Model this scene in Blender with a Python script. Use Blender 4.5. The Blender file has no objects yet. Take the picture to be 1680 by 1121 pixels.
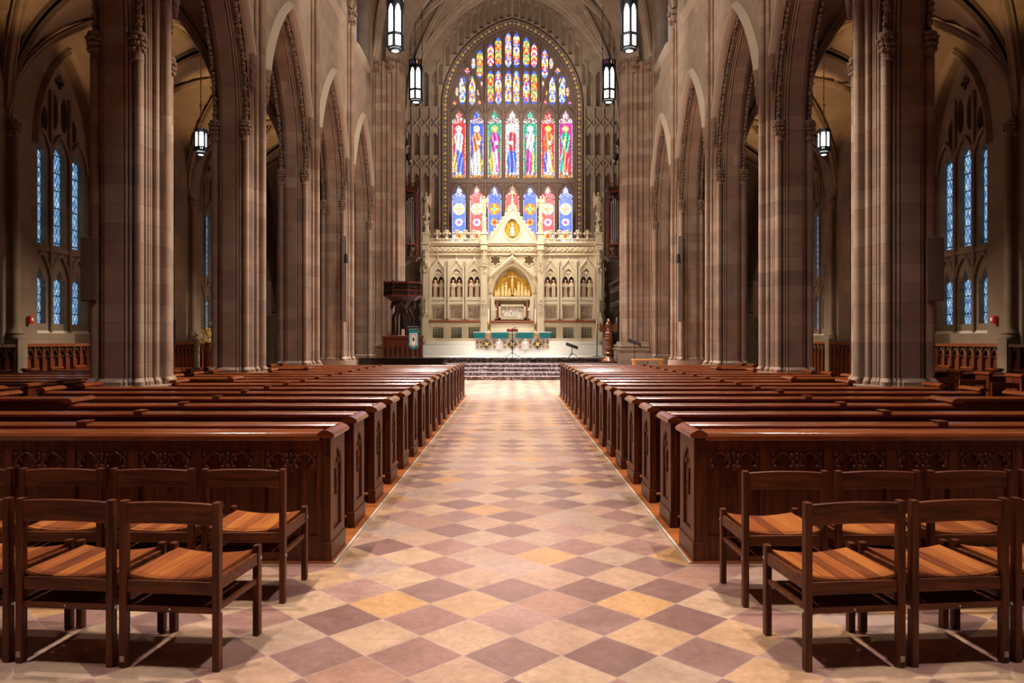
import bpy, bmesh, math, random
from mathutils import Vector, Matrix
from mathutils.geometry import tessellate_polygon
R = random.Random(7)
PI = math.pi
sc = bpy.context.scene
COL = sc.collection

# ------------------------------------------------------------------ camera, world, exposure, lights
cam_d = bpy.data.cameras.new('camera'); cam = bpy.data.objects.new('camera', cam_d); COL.objects.link(cam)
cam.location = (0, 0, 1.6); cam.rotation_euler = (PI/2, 0, 0)
cam_d.sensor_width = 36; cam_d.lens = 36*1224/1680
cam_d.shift_x = -0.5/1680; cam_d.shift_y = -3.5/1680
cam_d.clip_end = 200; cam_d.clip_start = .05
sc.camera = cam
sc.view_settings.view_transform = 'Standard'; sc.view_settings.look = 'None'
sc.view_settings.gamma = 1; sc.view_settings.exposure = 0.35
w = bpy.data.worlds.new('world'); sc.world = w; w.use_nodes = True
w.node_tree.nodes['Background'].inputs[0].default_value = (.35, .5, .8, 1)
w.node_tree.nodes['Background'].inputs[1].default_value = .02

def light(kind, name, loc, target, power, color=(1, .86, .7), size=.3, angle=60, blend=.6):
    d = bpy.data.lights.new(name, kind); d.energy = power; d.color = color
    if kind == 'SPOT':
        d.spot_size = math.radians(angle); d.spot_blend = blend; d.shadow_soft_size = size
    elif kind == 'POINT':
        d.shadow_soft_size = size
    else:
        d.size = size
    o = bpy.data.objects.new(name, d); COL.objects.link(o); o.location = loc
    if target is not None:
        o.rotation_euler = (Vector(target)-Vector(loc)).to_track_quat('-Z', 'Y').to_euler()
    return o

WARM = (1, .74, .48); NEU = (1, .84, .69); COOL = (1, .93, .88); DOWN = (1, .90, .83)
PY = [12.25+4.725*(i-1) for i in range(6)]       # arcade pier lines, 7.5 .. 31.15
AX = 6.22                                         # arcade axis
for s in (-1, 1):
    for i, p in ((0, 3000), (1, 8500), (2, 8500), (3, 8200), (4, 8000), (5, 5500)):   # across the nave onto each pier
        light('SPOT', 'pier_wash', (-s*4.6, PY[i]+2.4, 12.2), (s*5.9, PY[i]+.1, 3.0), p, NEU, .1, 30, .9)
    for y, p in ((14.6, 750), (19.3, 1150), (24.1, 1400), (28.8, 1500)):               # upper nave walls
        light('SPOT', 'wall_wash', (-s*1.5, y-7.5, 15.0), (s*5.8, y+.5, 10.2), p*1.1, NEU, .2, 46)
    for y, p in ((9.5, 2600), (14.2, 3300), (18.9, 3700), (23.6, 4200), (27.5, 4600)):   # pews and aisle floor
        light('SPOT', 'ceiling_downlight', (s*3.4, y, 13.2), (s*2.0, y+.6, 0), p, DOWN, .08, 56)
    for y, p in ((1.6, 2700), (5.4, 3000)):
        light('SPOT', 'ceiling_downlight', (s*4.0, y+1.0, 13.5), (s*2.2, y, 0), p, DOWN, .07, 48)
    light('SPOT', 'chancel_flood', (s*5.0, 33.6, 12.5), (-s*.8, 38.2, 4.0), 2500, (1, .92, .80), .04, 52)
    light('SPOT', 'chancel_flood', (s*4.3, 31.9, 9.0), (-s*2.2, 38, 4.0), 500, (1, .9, .76), .08, 50)
    light('SPOT', 'chancel_flood', (s*4.3, 31.9, 9.2), (0, 35.2, .6), 2600, COOL, .15, 42)
    light('SPOT', 'chancel_flood', (s*4.3, 32.2, 10.6), (-s*2.6, 40, 10.5), 1500, NEU, .3, 75)
    light('SPOT', 'chancel_flood', (s*3.6, 33.0, 12.0), (-s*1.5, 40, 17.5), 480, NEU, .2, 85)
    light('SPOT', 'chancel_flood', (s*3.8, 32.0, 13.0), (-s*.5, 26.5, 0), 9500, (.98, .94, 1), .2, 46)
    for y in (9.9, 14.6, 19.3, 24.0, 28.8):
        light('SPOT', 'aisle_uplight', (s*7.1, y-1.5, 6.3), (s*10.2, y+.6, 9.7), 560, (1, .60, .26), .06, 46)
        light('SPOT', 'aisle_downlight', (s*7.4, y, 8.6), (s*10.9, y+.8, .9), 150, (1, .74, .48), .1, 50)
light('AREA', 'nave_vault_light', (0, 24, 13.2), (0, 26, 20), 150, NEU, 5)

# ------------------------------------------------------------------ materials
MATS = {}
def mat(name, color=(.5, .5, .5), rough=.6, metal=0, spec=.5, emit=None, estr=0, build=None, bump=None):
    m = bpy.data.materials.new(name); m.use_nodes = True; MATS[name] = m
    nt = m.node_tree; b = nt.nodes['Principled BSDF']
    b.inputs['Base Color'].default_value = (*color, 1); b.inputs['Roughness'].default_value = rough
    b.inputs['Metallic'].default_value = metal; b.inputs['Specular IOR Level'].default_value = spec
    if emit:
        b.inputs['Emission Color'].default_value = (*emit, 1); b.inputs['Emission Strength'].default_value = estr
    if build: build(nt, b)
    if bump:
        sc_, st = bump
        n = nt.nodes.new('ShaderNodeTexNoise'); n.inputs['Scale'].default_value = sc_; n.inputs['Detail'].default_value = 3
        g = nt.nodes.new('ShaderNodeNewGeometry'); nt.links.new(g.outputs['Position'], n.inputs['Vector'])
        bp = nt.nodes.new('ShaderNodeBump'); bp.inputs['Strength'].default_value = st; bp.inputs['Distance'].default_value = .01
        nt.links.new(n.outputs['Fac'], bp.inputs['Height']); nt.links.new(bp.outputs['Normal'], b.inputs['Normal'])
    return m

def ramp(nt, stops, interp='LINEAR'):
    r = nt.nodes.new('ShaderNodeValToRGB'); cr = r.color_ramp; cr.interpolation = interp
    while len(cr.elements) < len(stops): cr.elements.new(.5)
    for e, (p, c) in zip(cr.elements, stops):
        e.position = p; e.color = (*c, 1)
    return r
def vmath(nt, op, a, b=None):
    n = nt.nodes.new('ShaderNodeMath'); n.operation = op
    for i, v in enumerate((a, b)):
        if v is None: continue
        if isinstance(v, (int, float)): n.inputs[i].default_value = v
        else: nt.links.new(v, n.inputs[i])
    return n.outputs[0]

def stone_build(cols, mortar, bw=.62, rh=.31, msize=.006, noise=.25):
    def f(nt, b):
        g = nt.nodes.new('ShaderNodeNewGeometry'); sp = nt.nodes.new('ShaderNodeSeparateXYZ')
        nt.links.new(g.outputs['Position'], sp.inputs[0])
        h = vmath(nt, 'ADD', sp.outputs[0], sp.outputs[1])
        cb = nt.nodes.new('ShaderNodeCombineXYZ'); nt.links.new(h, cb.inputs[0]); nt.links.new(sp.outputs[2], cb.inputs[1])
        br = nt.nodes.new('ShaderNodeTexBrick'); nt.links.new(cb.outputs[0], br.inputs['Vector'])
        br.inputs['Color1'].default_value = (0, 0, 0, 1); br.inputs['Color2'].default_value = (1, 1, 1, 1)
        br.inputs['Mortar'].default_value = (.5, .5, .5, 1); br.inputs['Scale'].default_value = 1
        br.inputs['Mortar Size'].default_value = msize; br.inputs['Brick Width'].default_value = bw
        br.inputs['Row Height'].default_value = rh; br.inputs['Mortar Smooth'].default_value = .1
        n = len(cols)
        rp = ramp(nt, [(i/(n-1), c) for i, c in enumerate(cols)])
        nt.links.new(br.outputs['Color'], rp.inputs[0])
        no = nt.nodes.new('ShaderNodeTexNoise'); no.inputs['Scale'].default_value = 2.2; no.inputs['Detail'].default_value = 6
        nt.links.new(g.outputs['Position'], no.inputs['Vector'])
        n2 = ramp(nt, [(.3, (1-noise,)*3), (.7, (1+noise*.4,)*3)]); nt.links.new(no.outputs['Fac'], n2.inputs[0])
        mx = nt.nodes.new('ShaderNodeMix'); mx.data_type = 'RGBA'; mx.blend_type = 'MULTIPLY'; mx.inputs[0].default_value = 1
        nt.links.new(rp.outputs[0], mx.inputs[6]); nt.links.new(n2.outputs[0], mx.inputs[7])
        m2 = nt.nodes.new('ShaderNodeMix'); m2.data_type = 'RGBA'
        nt.links.new(br.outputs['Fac'], m2.inputs[0]); nt.links.new(mx.outputs[2], m2.inputs[6]); m2.inputs[7].default_value = (*mortar, 1)
        nt.links.new(m2.outputs[2], b.inputs['Base Color'])
        bp = nt.nodes.new('ShaderNodeBump'); bp.inputs['Strength'].default_value = .35; bp.inputs['Distance'].default_value = .012
        iv = vmath(nt, 'SUBTRACT', no.outputs['Fac'], vmath(nt, 'MULTIPLY', br.outputs['Fac'], 1.2))
        nt.links.new(iv, bp.inputs['Height']); nt.links.new(bp.outputs['Normal'], b.inputs['Normal'])
    return f
PIERC = [(.30, .19, .135), (.37, .265, .195), (.31, .21, .15), (.41, .305, .23), (.27, .19, .145), (.38, .25, .18)]
mat('pier_stone', rough=.75, spec=.3, build=stone_build(PIERC, (.22, .13, .09), 1.3, .31, .0045))
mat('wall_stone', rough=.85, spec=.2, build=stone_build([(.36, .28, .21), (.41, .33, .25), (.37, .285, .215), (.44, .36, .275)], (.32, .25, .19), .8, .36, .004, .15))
mat('shaded_aisle_stone', rough=.85, spec=.2, build=stone_build([(.19, .135, .09), (.22, .165, .11), (.20, .14, .095), (.24, .18, .12)], (.18, .13, .09), .9, .4, .004, .15))  # stone darkened so the aisles look dimmer; shade put into the colour
mat('shaded_aisle_vault_stone', rough=.85, spec=.2, build=stone_build([(.24, .175, .115), (.28, .21, .14), (.26, .19, .125)], (.21, .155, .10), .7, .35, .004, .12))  # darker copy of the nave vault stone, aisle shade painted in
mat('carved_stone', (.26, .18, .13), .8, spec=.3, bump=(12, .5))
mat('hood_stone', (.52, .44, .35), .8, spec=.25, bump=(6, .3))
mat('vault_stone', rough=.85, spec=.2, build=stone_build([(.28, .21, .145), (.32, .245, .17), (.30, .225, .155)], (.25, .19, .13), .7, .35, .004, .12))
mat('tracery_stone', (.215, .155, .13), .75, spec=.3, bump=(8, .25))
mat('cream_stone', (.68, .57, .40), .6, spec=.3, bump=(9, .3))
mat('white_marble', (.86, .82, .75), .35, spec=.5, bump=(5, .1))
mat('relief_marble', (.82, .76, .68), .5, spec=.3, bump=(40, 1.0))
mat('red_marble', (.34, .10, .05), .3, spec=.5)
mat('gold', (.85, .50, .08), .38, metal=.65, bump=(20, .6))
mat('gilt_relief', (.85, .62, .25), .5, metal=.1, bump=(18, .5))
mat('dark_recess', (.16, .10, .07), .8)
mat('brass', (.62, .38, .14), .28, metal=1)
mat('bronze', (.30, .14, .08), .3, metal=.8)
mat('black_metal', (.02, .02, .022), .4, metal=.3)
mat('iron', (.035, .045, .065), .5, metal=.5)
mat('black_lacquer', (.006, .006, .007), .15, spec=.6)
mat('red_cushion', (.35, .01, .015), .8)
mat('fire_red', (.6, .015, .01), .35)
mat('teal_cloth', (.0, .20, .20), .7, bump=(60, .3))
mat('white_cloth', (.82, .80, .76), .8)
mat('candle_wax', (.9, .86, .76), .5)
mat('grey_speaker', (.20, .145, .115), .6, bump=(200, .3))
mat('opal_glass', (.9, .85, .75), .4, emit=(1, .93, .82), estr=4.5)
mat('aisle_opal_glass', (.9, .85, .75), .4, emit=(1, .93, .85), estr=6)
mat('organ_pipe', (.55, .55, .56), .25, metal=.9)
mat('flower_yellow', (.75, .55, .12), .6)

def wood(name, c1, c2, rough, axis, scale=9, bumps=.1, coat=0, spec=.32):
    def f(nt, b):
        tc = nt.nodes.new('ShaderNodeTexCoord'); mp = nt.nodes.new('ShaderNodeMapping')
        s = [scale*3]*3; s[axis] = scale*.22
        mp.inputs['Scale'].default_value = s
        g = nt.nodes.new('ShaderNodeNewGeometry')
        nt.links.new(g.outputs['Position'], mp.inputs['Vector'])
        n = nt.nodes.new('ShaderNodeTexNoise'); n.inputs['Scale'].default_value = 1; n.inputs['Detail'].default_value = 6
        n.inputs['Distortion'].default_value = .6
        nt.links.new(mp.outputs[0], n.inputs['Vector'])
        r = ramp(nt, [(.3, c1), (.72, c2)]); nt.links.new(n.outputs['Fac'], r.inputs[0])
        nt.links.new(r.outputs[0], b.inputs['Base Color'])
        bp = nt.nodes.new('ShaderNodeBump'); bp.inputs['Strength'].default_value = bumps; bp.inputs['Distance'].default_value = .003
        nt.links.new(n.outputs['Fac'], bp.inputs['Height']); nt.links.new(bp.outputs['Normal'], b.inputs['Normal'])
        b.inputs['Coat Weight'].default_value = coat; b.inputs['Coat Roughness'].default_value = .14
    return mat(name, rough=rough, spec=spec, build=f)
wood('pew_wood', (.035, .007, .003), (.11, .024, .008), .34, 0)
wood('pew_wood_upright', (.045, .009, .003), (.15, .034, .010), .36, 2)
wood('rail_wood', (.12, .026, .007), (.28, .072, .017), .24, 0, coat=.6)
wood('chair_wood', (.034, .0065, .0018), (.15, .034, .008), .42, 2, 12)
wood('chair_rail_wood', (.038, .0075, .002), (.18, .042, .010), .42, 0, 12)
wood('platform_wood', (.26, .07, .018), (.46, .14, .035), .35, 0, 7)
wood('wainscot_wood', (.07, .017, .005), (.20, .048, .014), .45, 2, 7)
wood('dark_carved_wood', (.018, .009, .006), (.055, .024, .014), .42, 2, 9)
wood('organ_wood', (.06, .014, .006), (.15, .034, .013), .38, 2, 9)
wood('light_oak', (.45, .2, .05), (.6, .3, .09), .4, 0, 7)
def seat_build(nt, b):
    tc = nt.nodes.new('ShaderNodeTexCoord'); sp = nt.nodes.new('ShaderNodeSeparateXYZ'); nt.links.new(tc.outputs['Object'], sp.inputs[0])
    fl = vmath(nt, 'FLOOR', vmath(nt, 'DIVIDE', sp.outputs[0], .0715))
    oi = nt.nodes.new('ShaderNodeObjectInfo')
    wn = nt.nodes.new('ShaderNodeTexWhiteNoise'); wn.noise_dimensions = '2D'
    cb = nt.nodes.new('ShaderNodeCombineXYZ'); nt.links.new(fl, cb.inputs[0]); nt.links.new(vmath(nt, 'MULTIPLY', oi.outputs['Random'], 50), cb.inputs[1])
    nt.links.new(cb.outputs[0], wn.inputs['Vector'])
    mp = nt.nodes.new('ShaderNodeMapping'); mp.inputs['Scale'].default_value = (90, 4, 1)
    nt.links.new(tc.outputs['Object'], mp.inputs['Vector'])
    n = nt.nodes.new('ShaderNodeTexNoise'); n.inputs['Scale'].default_value = 1; n.inputs['Detail'].default_value = 5; n.noise_dimensions = '4D'
    nt.links.new(vmath(nt, 'MULTIPLY', wn.outputs['Value'], 20), n.inputs['W'])
    nt.links.new(mp.outputs[0], n.inputs['Vector'])
    v = vmath(nt, 'ADD', vmath(nt, 'MULTIPLY', n.outputs['Fac'], .8), vmath(nt, 'MULTIPLY', wn.outputs['Value'], .5))
    r = ramp(nt, [(.3, (.09, .018, .004)), (.62, (.26, .064, .012)), (1, (.46, .15, .026))]); nt.links.new(v, r.inputs[0])
    nt.links.new(r.outputs[0], b.inputs['Base Color'])
mat('seat_wood', rough=.45, spec=.3, build=seat_build)

def floor_build(nt, b):
    g = nt.nodes.new('ShaderNodeNewGeometry'); sp = nt.nodes.new('ShaderNodeSeparateXYZ'); nt.links.new(g.outputs['Position'], sp.inputs[0])
    X = sp.outputs[0]; Y = vmath(nt, 'SUBTRACT', sp.outputs[1], 4.019)
    k = 1/.4957
    a = vmath(nt, 'MULTIPLY', vmath(nt, 'ADD', Y, X), k); c = vmath(nt, 'MULTIPLY', vmath(nt, 'SUBTRACT', Y, X), k)
    fa = vmath(nt, 'FLOOR', a); fc = vmath(nt, 'FLOOR', c)
    par = vmath(nt, 'MODULO', vmath(nt, 'ABSOLUTE', vmath(nt, 'ADD', fa, fc)), 2)
    cb = nt.nodes.new('ShaderNodeCombineXYZ'); nt.links.new(fa, cb.inputs[0]); nt.links.new(fc, cb.inputs[1])
    wn = nt.nodes.new('ShaderNodeTexWhiteNoise'); wn.noise_dimensions = '2D'; nt.links.new(cb.outputs[0], wn.inputs['Vector'])
    tan = ramp(nt, [(0, (.60, .355, .20)), (.25, (.61, .39, .25)), (.45, (.55, .335, .22)), (.68, (.50, .33, .23)), (.82, (.64, .34, .15)), (.94, (.45, .24, .17))], 'CONSTANT')
    rose = ramp(nt, [(0, (.27, .14, .115)), (.22, (.38, .20, .16)), (.48, (.32, .175, .145)), (.66, (.46, .26, .21)), (.88, (.50, .33, .26))], 'CONSTANT')
    nt.links.new(wn.outputs['Value'], tan.inputs[0]); nt.links.new(wn.outputs['Value'], rose.inputs[0])
    mx = nt.nodes.new('ShaderNodeMix'); mx.data_type = 'RGBA'
    nt.links.new(par, mx.inputs[0]); nt.links.new(rose.outputs[0], mx.inputs[6]); nt.links.new(tan.outputs[0], mx.inputs[7])
    no = nt.nodes.new('ShaderNodeTexNoise'); no.inputs['Scale'].default_value = 3.5; no.inputs['Detail'].default_value = 8; no.inputs['Distortion'].default_value = 1.2
    nt.links.new(g.outputs['Position'], no.inputs['Vector'])
    nr = ramp(nt, [(.28, (.82, .80, .78)), (.7, (1.1, 1.1, 1.1))]); nt.links.new(no.outputs['Fac'], nr.inputs[0])
    m2 = nt.nodes.new('ShaderNodeMix'); m2.data_type = 'RGBA'; m2.blend_type = 'MULTIPLY'; m2.inputs[0].default_value = 1
    n5 = nt.nodes.new('ShaderNodeTexNoise'); n5.inputs['Scale'].default_value = 22; n5.inputs['Detail'].default_value = 6; n5.inputs['Distortion'].default_value = .8
    nt.links.new(g.outputs['Position'], n5.inputs['Vector'])
    r5 = ramp(nt, [(.3, (.80, .79, .78)), (.68, (1.12, 1.12, 1.1))]); nt.links.new(n5.outputs['Fac'], r5.inputs[0])
    m5 = nt.nodes.new('ShaderNodeMix'); m5.data_type = 'RGBA'; m5.blend_type = 'MULTIPLY'; m5.inputs[0].default_value = 1
    nt.links.new(mx.outputs[2], m5.inputs[6]); nt.links.new(r5.outputs[0], m5.inputs[7])
    nt.links.new(m5.outputs[2], m2.inputs[6]); nt.links.new(nr.outputs[0], m2.inputs[7])
    def edge(v):
        f = vmath(nt, 'FRACT', v)
        return vmath(nt, 'MINIMUM', f, vmath(nt, 'SUBTRACT', 1, f))
    e = vmath(nt, 'LESS_THAN', vmath(nt, 'MINIMUM', edge(a), edge(c)), .009)
    m3 = nt.nodes.new('ShaderNodeMix'); m3.data_type = 'RGBA'
    nt.links.new(vmath(nt, 'MULTIPLY', e, .7), m3.inputs[0]); nt.links.new(m2.outputs[2], m3.inputs[6]); m3.inputs[7].default_value = (.52, .40, .31, 1)
    nt.links.new(m3.outputs[2], b.inputs['Base Color'])
    rr = vmath(nt, 'ADD', vmath(nt, 'MULTIPLY', no.outputs['Fac'], .16), .24); b.inputs['Coat Weight'].default_value = .9; b.inputs['Coat Roughness'].default_value = .3; b.inputs['Coat IOR'].default_value = 1.7; nt.links.new(rr, b.inputs['Roughness'])
    bp = nt.nodes.new('ShaderNodeBump'); bp.inputs['Strength'].default_value = .12; bp.inputs['Distance'].default_value = .004
    nt.links.new(vmath(nt, 'SUBTRACT', no.outputs['Fac'], e), bp.inputs['Height']); nt.links.new(bp.outputs['Normal'], b.inputs['Normal'])
mat('floor_tile', build=floor_build)

def marble_build(nt, b):
    g = nt.nodes.new('ShaderNodeNewGeometry'); n = nt.nodes.new('ShaderNodeTexNoise')
    n.inputs['Scale'].default_value = 2.0; n.inputs['Detail'].default_value = 5; n.inputs['Distortion'].default_value = 2.5
    nt.links.new(g.outputs['Position'], n.inputs['Vector'])
    r = ramp(nt, [(.36, (.05, .03, .03)), (.45, (.14, .08, .07)), (.47, (.85, .80, .76)), (.49, (.14, .08, .07)), (.57, (.03, .02, .022)), (.60, (.28, .22, .21)), (.63, (.06, .035, .035))])
    nt.links.new(n.outputs['Fac'], r.inputs[0]); nt.links.new(r.outputs[0], b.inputs['Base Color'])
mat('dark_marble', rough=.18, build=marble_build)
mat('tread_sheen_marble', (.52, .45, .43), .15)  # paler marble stands in for bright reflections on the treads

def glass_build(strength):
    def f(nt, b):
        at = nt.nodes.new('ShaderNodeVertexColor'); at.layer_name = 'glass'
        g = nt.nodes.new('ShaderNodeNewGeometry'); v = nt.nodes.new('ShaderNodeTexVoronoi'); v.feature = 'DISTANCE_TO_EDGE'
        v.inputs['Scale'].default_value = 9; nt.links.new(g.outputs['Position'], v.inputs['Vector'])
        r = ramp(nt, [(.0, (.05, .05, .06)), (.07, (1, 1, 1))]); nt.links.new(v.outputs['Distance'], r.inputs[0])
        mx = nt.nodes.new('ShaderNodeMix'); mx.data_type = 'RGBA'; mx.blend_type = 'MULTIPLY'; mx.inputs[0].default_value = 1
        nt.links.new(at.outputs[0], mx.inputs[6]); nt.links.new(r.outputs[0], mx.inputs[7])
        nt.links.new(mx.outputs[2], b.inputs['Emission Color']); b.inputs['Emission Strength'].default_value = strength
        b.inputs['Base Color'].default_value = (.02, .02, .02, 1)
    return f
m = mat('stained_glass', rough=.3, build=glass_build(1.9)); m.cycles.emission_sampling = 'NONE'

def lattice_build(nt, b):
    g = nt.nodes.new('ShaderNodeNewGeometry'); sp = nt.nodes.new('ShaderNodeSeparateXYZ'); nt.links.new(g.outputs['Position'], sp.inputs[0])
    Y = vmath(nt, 'MULTIPLY', sp.outputs[1], 7.5); Z = vmath(nt, 'MULTIPLY', sp.outputs[2], 4.2)
    def ln(v, wd):
        f = vmath(nt, 'FRACT', v)
        return vmath(nt, 'LESS_THAN', vmath(nt, 'MINIMUM', f, vmath(nt, 'SUBTRACT', 1, f)), wd)
    l = vmath(nt, 'MAXIMUM', ln(vmath(nt, 'ADD', Y, Z), .08), ln(vmath(nt, 'SUBTRACT', Y, Z), .08))
    l = vmath(nt, 'MAXIMUM', l, ln(vmath(nt, 'MULTIPLY', sp.outputs[2], 2.2), .035))
    no = nt.nodes.new('ShaderNodeTexNoise'); no.inputs['Scale'].default_value = 6; nt.links.new(g.outputs['Position'], no.inputs['Vector'])
    r = ramp(nt, [(.3, (.06, .15, .34)), (.5, (.16, .33, .55)), (.7, (.42, .62, .78))]); nt.links.new(no.outputs['Fac'], r.inputs[0])
    mx = nt.nodes.new('ShaderNodeMix'); mx.data_type = 'RGBA'; nt.links.new(l, mx.inputs[0])
    nt.links.new(r.outputs[0], mx.inputs[6]); mx.inputs[7].default_value = (.008, .012, .02, 1)
    nt.links.new(mx.outputs[2], b.inputs['Emission Color']); b.inputs['Emission Strength'].default_value = 1.0
    b.inputs['Base Color'].default_value = (.02, .02, .03, 1)
m = mat('lattice_glass', rough=.3, build=lattice_build); m.cycles.emission_sampling = 'NONE'
mat('dark_glass', (.015, .014, .02), .2)
m = mat('clerestory_glass', (.1, .1, .12), .3, emit=(.45, .5, .62), estr=.6); m.cycles.emission_sampling = 'NONE'
mat('gem_red', (.4, .02, .02), .2, emit=(.7, .03, .02), estr=.35)
mat('gem_blue', (.02, .05, .3), .2, emit=(.05, .1, .6), estr=.5)
mat('gem_yellow', (.5, .35, .03), .2, emit=(.9, .6, .1), estr=.5)
def mosaic_build(nt, b):
    g = nt.nodes.new('ShaderNodeNewGeometry'); mp = nt.nodes.new('ShaderNodeMapping'); nt.links.new(g.outputs['Position'], mp.inputs[0])
    mp.inputs['Scale'].default_value = (7, .01, 7)
    v = nt.nodes.new('ShaderNodeTexVoronoi'); v.inputs['Scale'].default_value = 1; v.inputs['Randomness'].default_value = 0
    nt.links.new(mp.outputs[0], v.inputs['Vector'])
    r = ramp(nt, [(.0, (.45, .12, .08)), (.12, (.72, .66, .5)), (.28, (.05, .12, .12)), (.42, (.55, .5, .38)), (.55, (.12, .16, .10))], 'CONSTANT')
    nt.links.new(v.outputs['Distance'], r.inputs[0]); nt.links.new(r.outputs[0], b.inputs['Base Color'])
mat('mosaic', rough=.4, build=mosaic_build)

# ------------------------------------------------------------------ mesh builder
XZ = lambda a, b, d: (a, d, b)          # plane facing y
YZ = lambda a, b, d: (d, a, b)          # plane facing x
XY = lambda a, b, d: (a, b, d)
class MB:
    def __init__(s): s.v = []; s.f = []; s.mi = []; s.cur = 0
    def add(s, vs, fs, M=None):
        o = len(s.v)
        s.v += [tuple(M @ Vector(p)) if M else tuple(p) for p in vs]
        s.f += [tuple(i+o for i in f) for f in fs]; s.mi += [s.cur]*len(fs)
        return s
    def box(s, x0, x1, y0, y1, z0, z1, M=None):
        vs = [(x, y, z) for z in (z0, z1) for y in (y0, y1) for x in (x0, x1)]
        return s.add(vs, [(0, 2, 3, 1), (4, 5, 7, 6), (0, 1, 5, 4), (2, 6, 7, 3), (0, 4, 6, 2), (1, 3, 7, 5)], M)
    def prism(s, poly, mp, d0, d1, M=None):
        n = len(poly)
        vs = [mp(a, b, d0) for a, b in poly]+[mp(a, b, d1) for a, b in poly]
        return s.add(vs, [tuple(range(n)), tuple(range(2*n-1, n-1, -1))]+[(i, (i+1) % n, (i+1) % n+n, i+n) for i in range(n)], M)
    def plate(s, outer, holes, mp, d0, d1, M=None):
        loops = [outer]+list(holes); flat = [p for l in loops for p in l]
        tris = tessellate_polygon([[Vector((a, b, 0)) for a, b in l] for l in loops])
        n = len(flat)
        vs = [mp(a, b, d0) for a, b in flat]+[mp(a, b, d1) for a, b in flat]
        fs = [tuple(t) for t in tris]+[tuple(i+n for i in reversed(t)) for t in tris]
        o = 0
        for l in loops:
            m = len(l)
            fs += [(o+i, o+(i+1) % m, o+(i+1) % m+n, o+i+n) for i in range(m)]
            o += m
        return s.add(vs, fs, M)
    def lathe(s, prof, c=(0, 0, 0), n=16, M=None, flute=0):
        vs = []
        for r, z in prof:
            for i in range(n):
                a = 2*PI*i/n; rr = r*(1+flute*(1 if i % 2 else -1))
                vs.append((c[0]+rr*math.cos(a), c[1]+rr*math.sin(a), c[2]+z))
        fs = [(j*n+i, j*n+(i+1) % n, (j+1)*n+(i+1) % n, (j+1)*n+i) for j in range(len(prof)-1) for i in range(n)]
        fs += [tuple(range(n-1, -1, -1)), tuple((len(prof)-1)*n+i for i in range(n))]
        return s.add(vs, fs, M)
    def ball(s, c, r, nu=8, nv=5, M=None):
        if isinstance(r, (int, float)): r = (r, r, r)
        vs = [(c[0], c[1], c[2]-r[2])]
        for j in range(1, nv):
            t = -PI/2+PI*j/nv
            for i in range(nu):
                a = 2*PI*i/nu
                vs.append((c[0]+r[0]*math.cos(t)*math.cos(a), c[1]+r[1]*math.cos(t)*math.sin(a), c[2]+r[2]*math.sin(t)))
        vs.append((c[0], c[1], c[2]+r[2])); L = len(vs)-1
        fs = [(0, 1+(i+1) % nu, 1+i) for i in range(nu)]
        for j in range(nv-2):
            b = 1+j*nu
            fs += [(b+i, b+(i+1) % nu, b+nu+(i+1) % nu, b+nu+i) for i in range(nu)]
        b = 1+(nv-2)*nu
        fs += [(b+i, b+(i+1) % nu, L) for i in range(nu)]
        return s.add(vs, fs, M)
    def tube(s, path, r, n=8, closed=False, M=None):
        P = [Vector(p) for p in path]; m = len(P); vs = []
        up0 = None
        for i, p in enumerate(P):
            if closed: t = P[(i+1) % m]-P[i-1]
            else: t = P[min(i+1, m-1)]-P[max(i-1, 0)]
            t.normalize()
            if up0 is None:
                up0 = Vector((0, 0, 1)) if abs(t.z) < .9 else Vector((0, 1, 0))
            a = t.cross(up0).normalized(); up0 = a.cross(t).normalized()
            rr = r[i] if isinstance(r, (list, tuple)) else r
            for k in range(n):
                g = 2*PI*k/n
                vs.append(tuple(p+(a*math.cos(g)+up0*math.sin(g))*rr))
        fs = [(j*n+i, j*n+(i+1) % n, ((j+1) % m)*n+(i+1) % n, ((j+1) % m)*n+i) for j in range(m if closed else m-1) for i in range(n)]
        if not closed: fs += [tuple(range(n-1, -1, -1)), tuple((m-1)*n+i for i in range(n))]
        return s.add(vs, fs, M)
    def curtain(s, a0, a1, top, zf, mp, d0, d1, n=24):
        for i in range(n):
            p, q = a0+(a1-a0)*i/n, a0+(a1-a0)*(i+1)/n
            zp, zq = min(zf(p), top-.001), min(zf(q), top-.001)
            s.add([mp(p, zp, d0), mp(q, zq, d0), mp(q, top, d0), mp(p, top, d0), mp(p, zp, d1), mp(q, zq, d1), mp(q, top, d1), mp(p, top, d1)],
                  [(0, 1, 2, 3), (7, 6, 5, 4), (0, 4, 5, 1), (3, 2, 6, 7)])
        return s
    def mesh(s, name, mats, smooth=35, weld=False):
        me = bpy.data.meshes.new(name); me.from_pydata(s.v, [], s.f)
        if isinstance(mats, str): mats = [mats]
        for mm in mats: me.materials.append(MATS[mm])
        me.polygons.foreach_set('material_index', s.mi)
        bm = bmesh.new(); bm.from_mesh(me)
        if weld:
            bmesh.ops.delete(bm, geom=[v for v in bm.verts if not v.link_faces], context='VERTS'); bmesh.ops.remove_doubles(bm, verts=bm.verts, dist=1e-4)
        bmesh.ops.recalc_face_normals(bm, faces=bm.faces); bm.to_mesh(me); bm.free()
        if smooth:
            me.shade_smooth(); me.set_sharp_from_angle(angle=math.radians(smooth))
        me.update(); return me
def part(name, me, parent=None, loc=(0, 0, 0), rz=0, bevel=0, **props):
    o = bpy.data.objects.new(name, me); COL.objects.link(o); o.parent = parent; o.location = loc; o.rotation_euler = (0, 0, rz)
    for k, v in props.items(): o[k] = v
    if bevel:
        b = o.modifiers.new('bevel', 'BEVEL'); b.width = bevel; b.segments = 2; b.limit_method = 'ANGLE'; b.angle_limit = math.radians(40)
    return o
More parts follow.
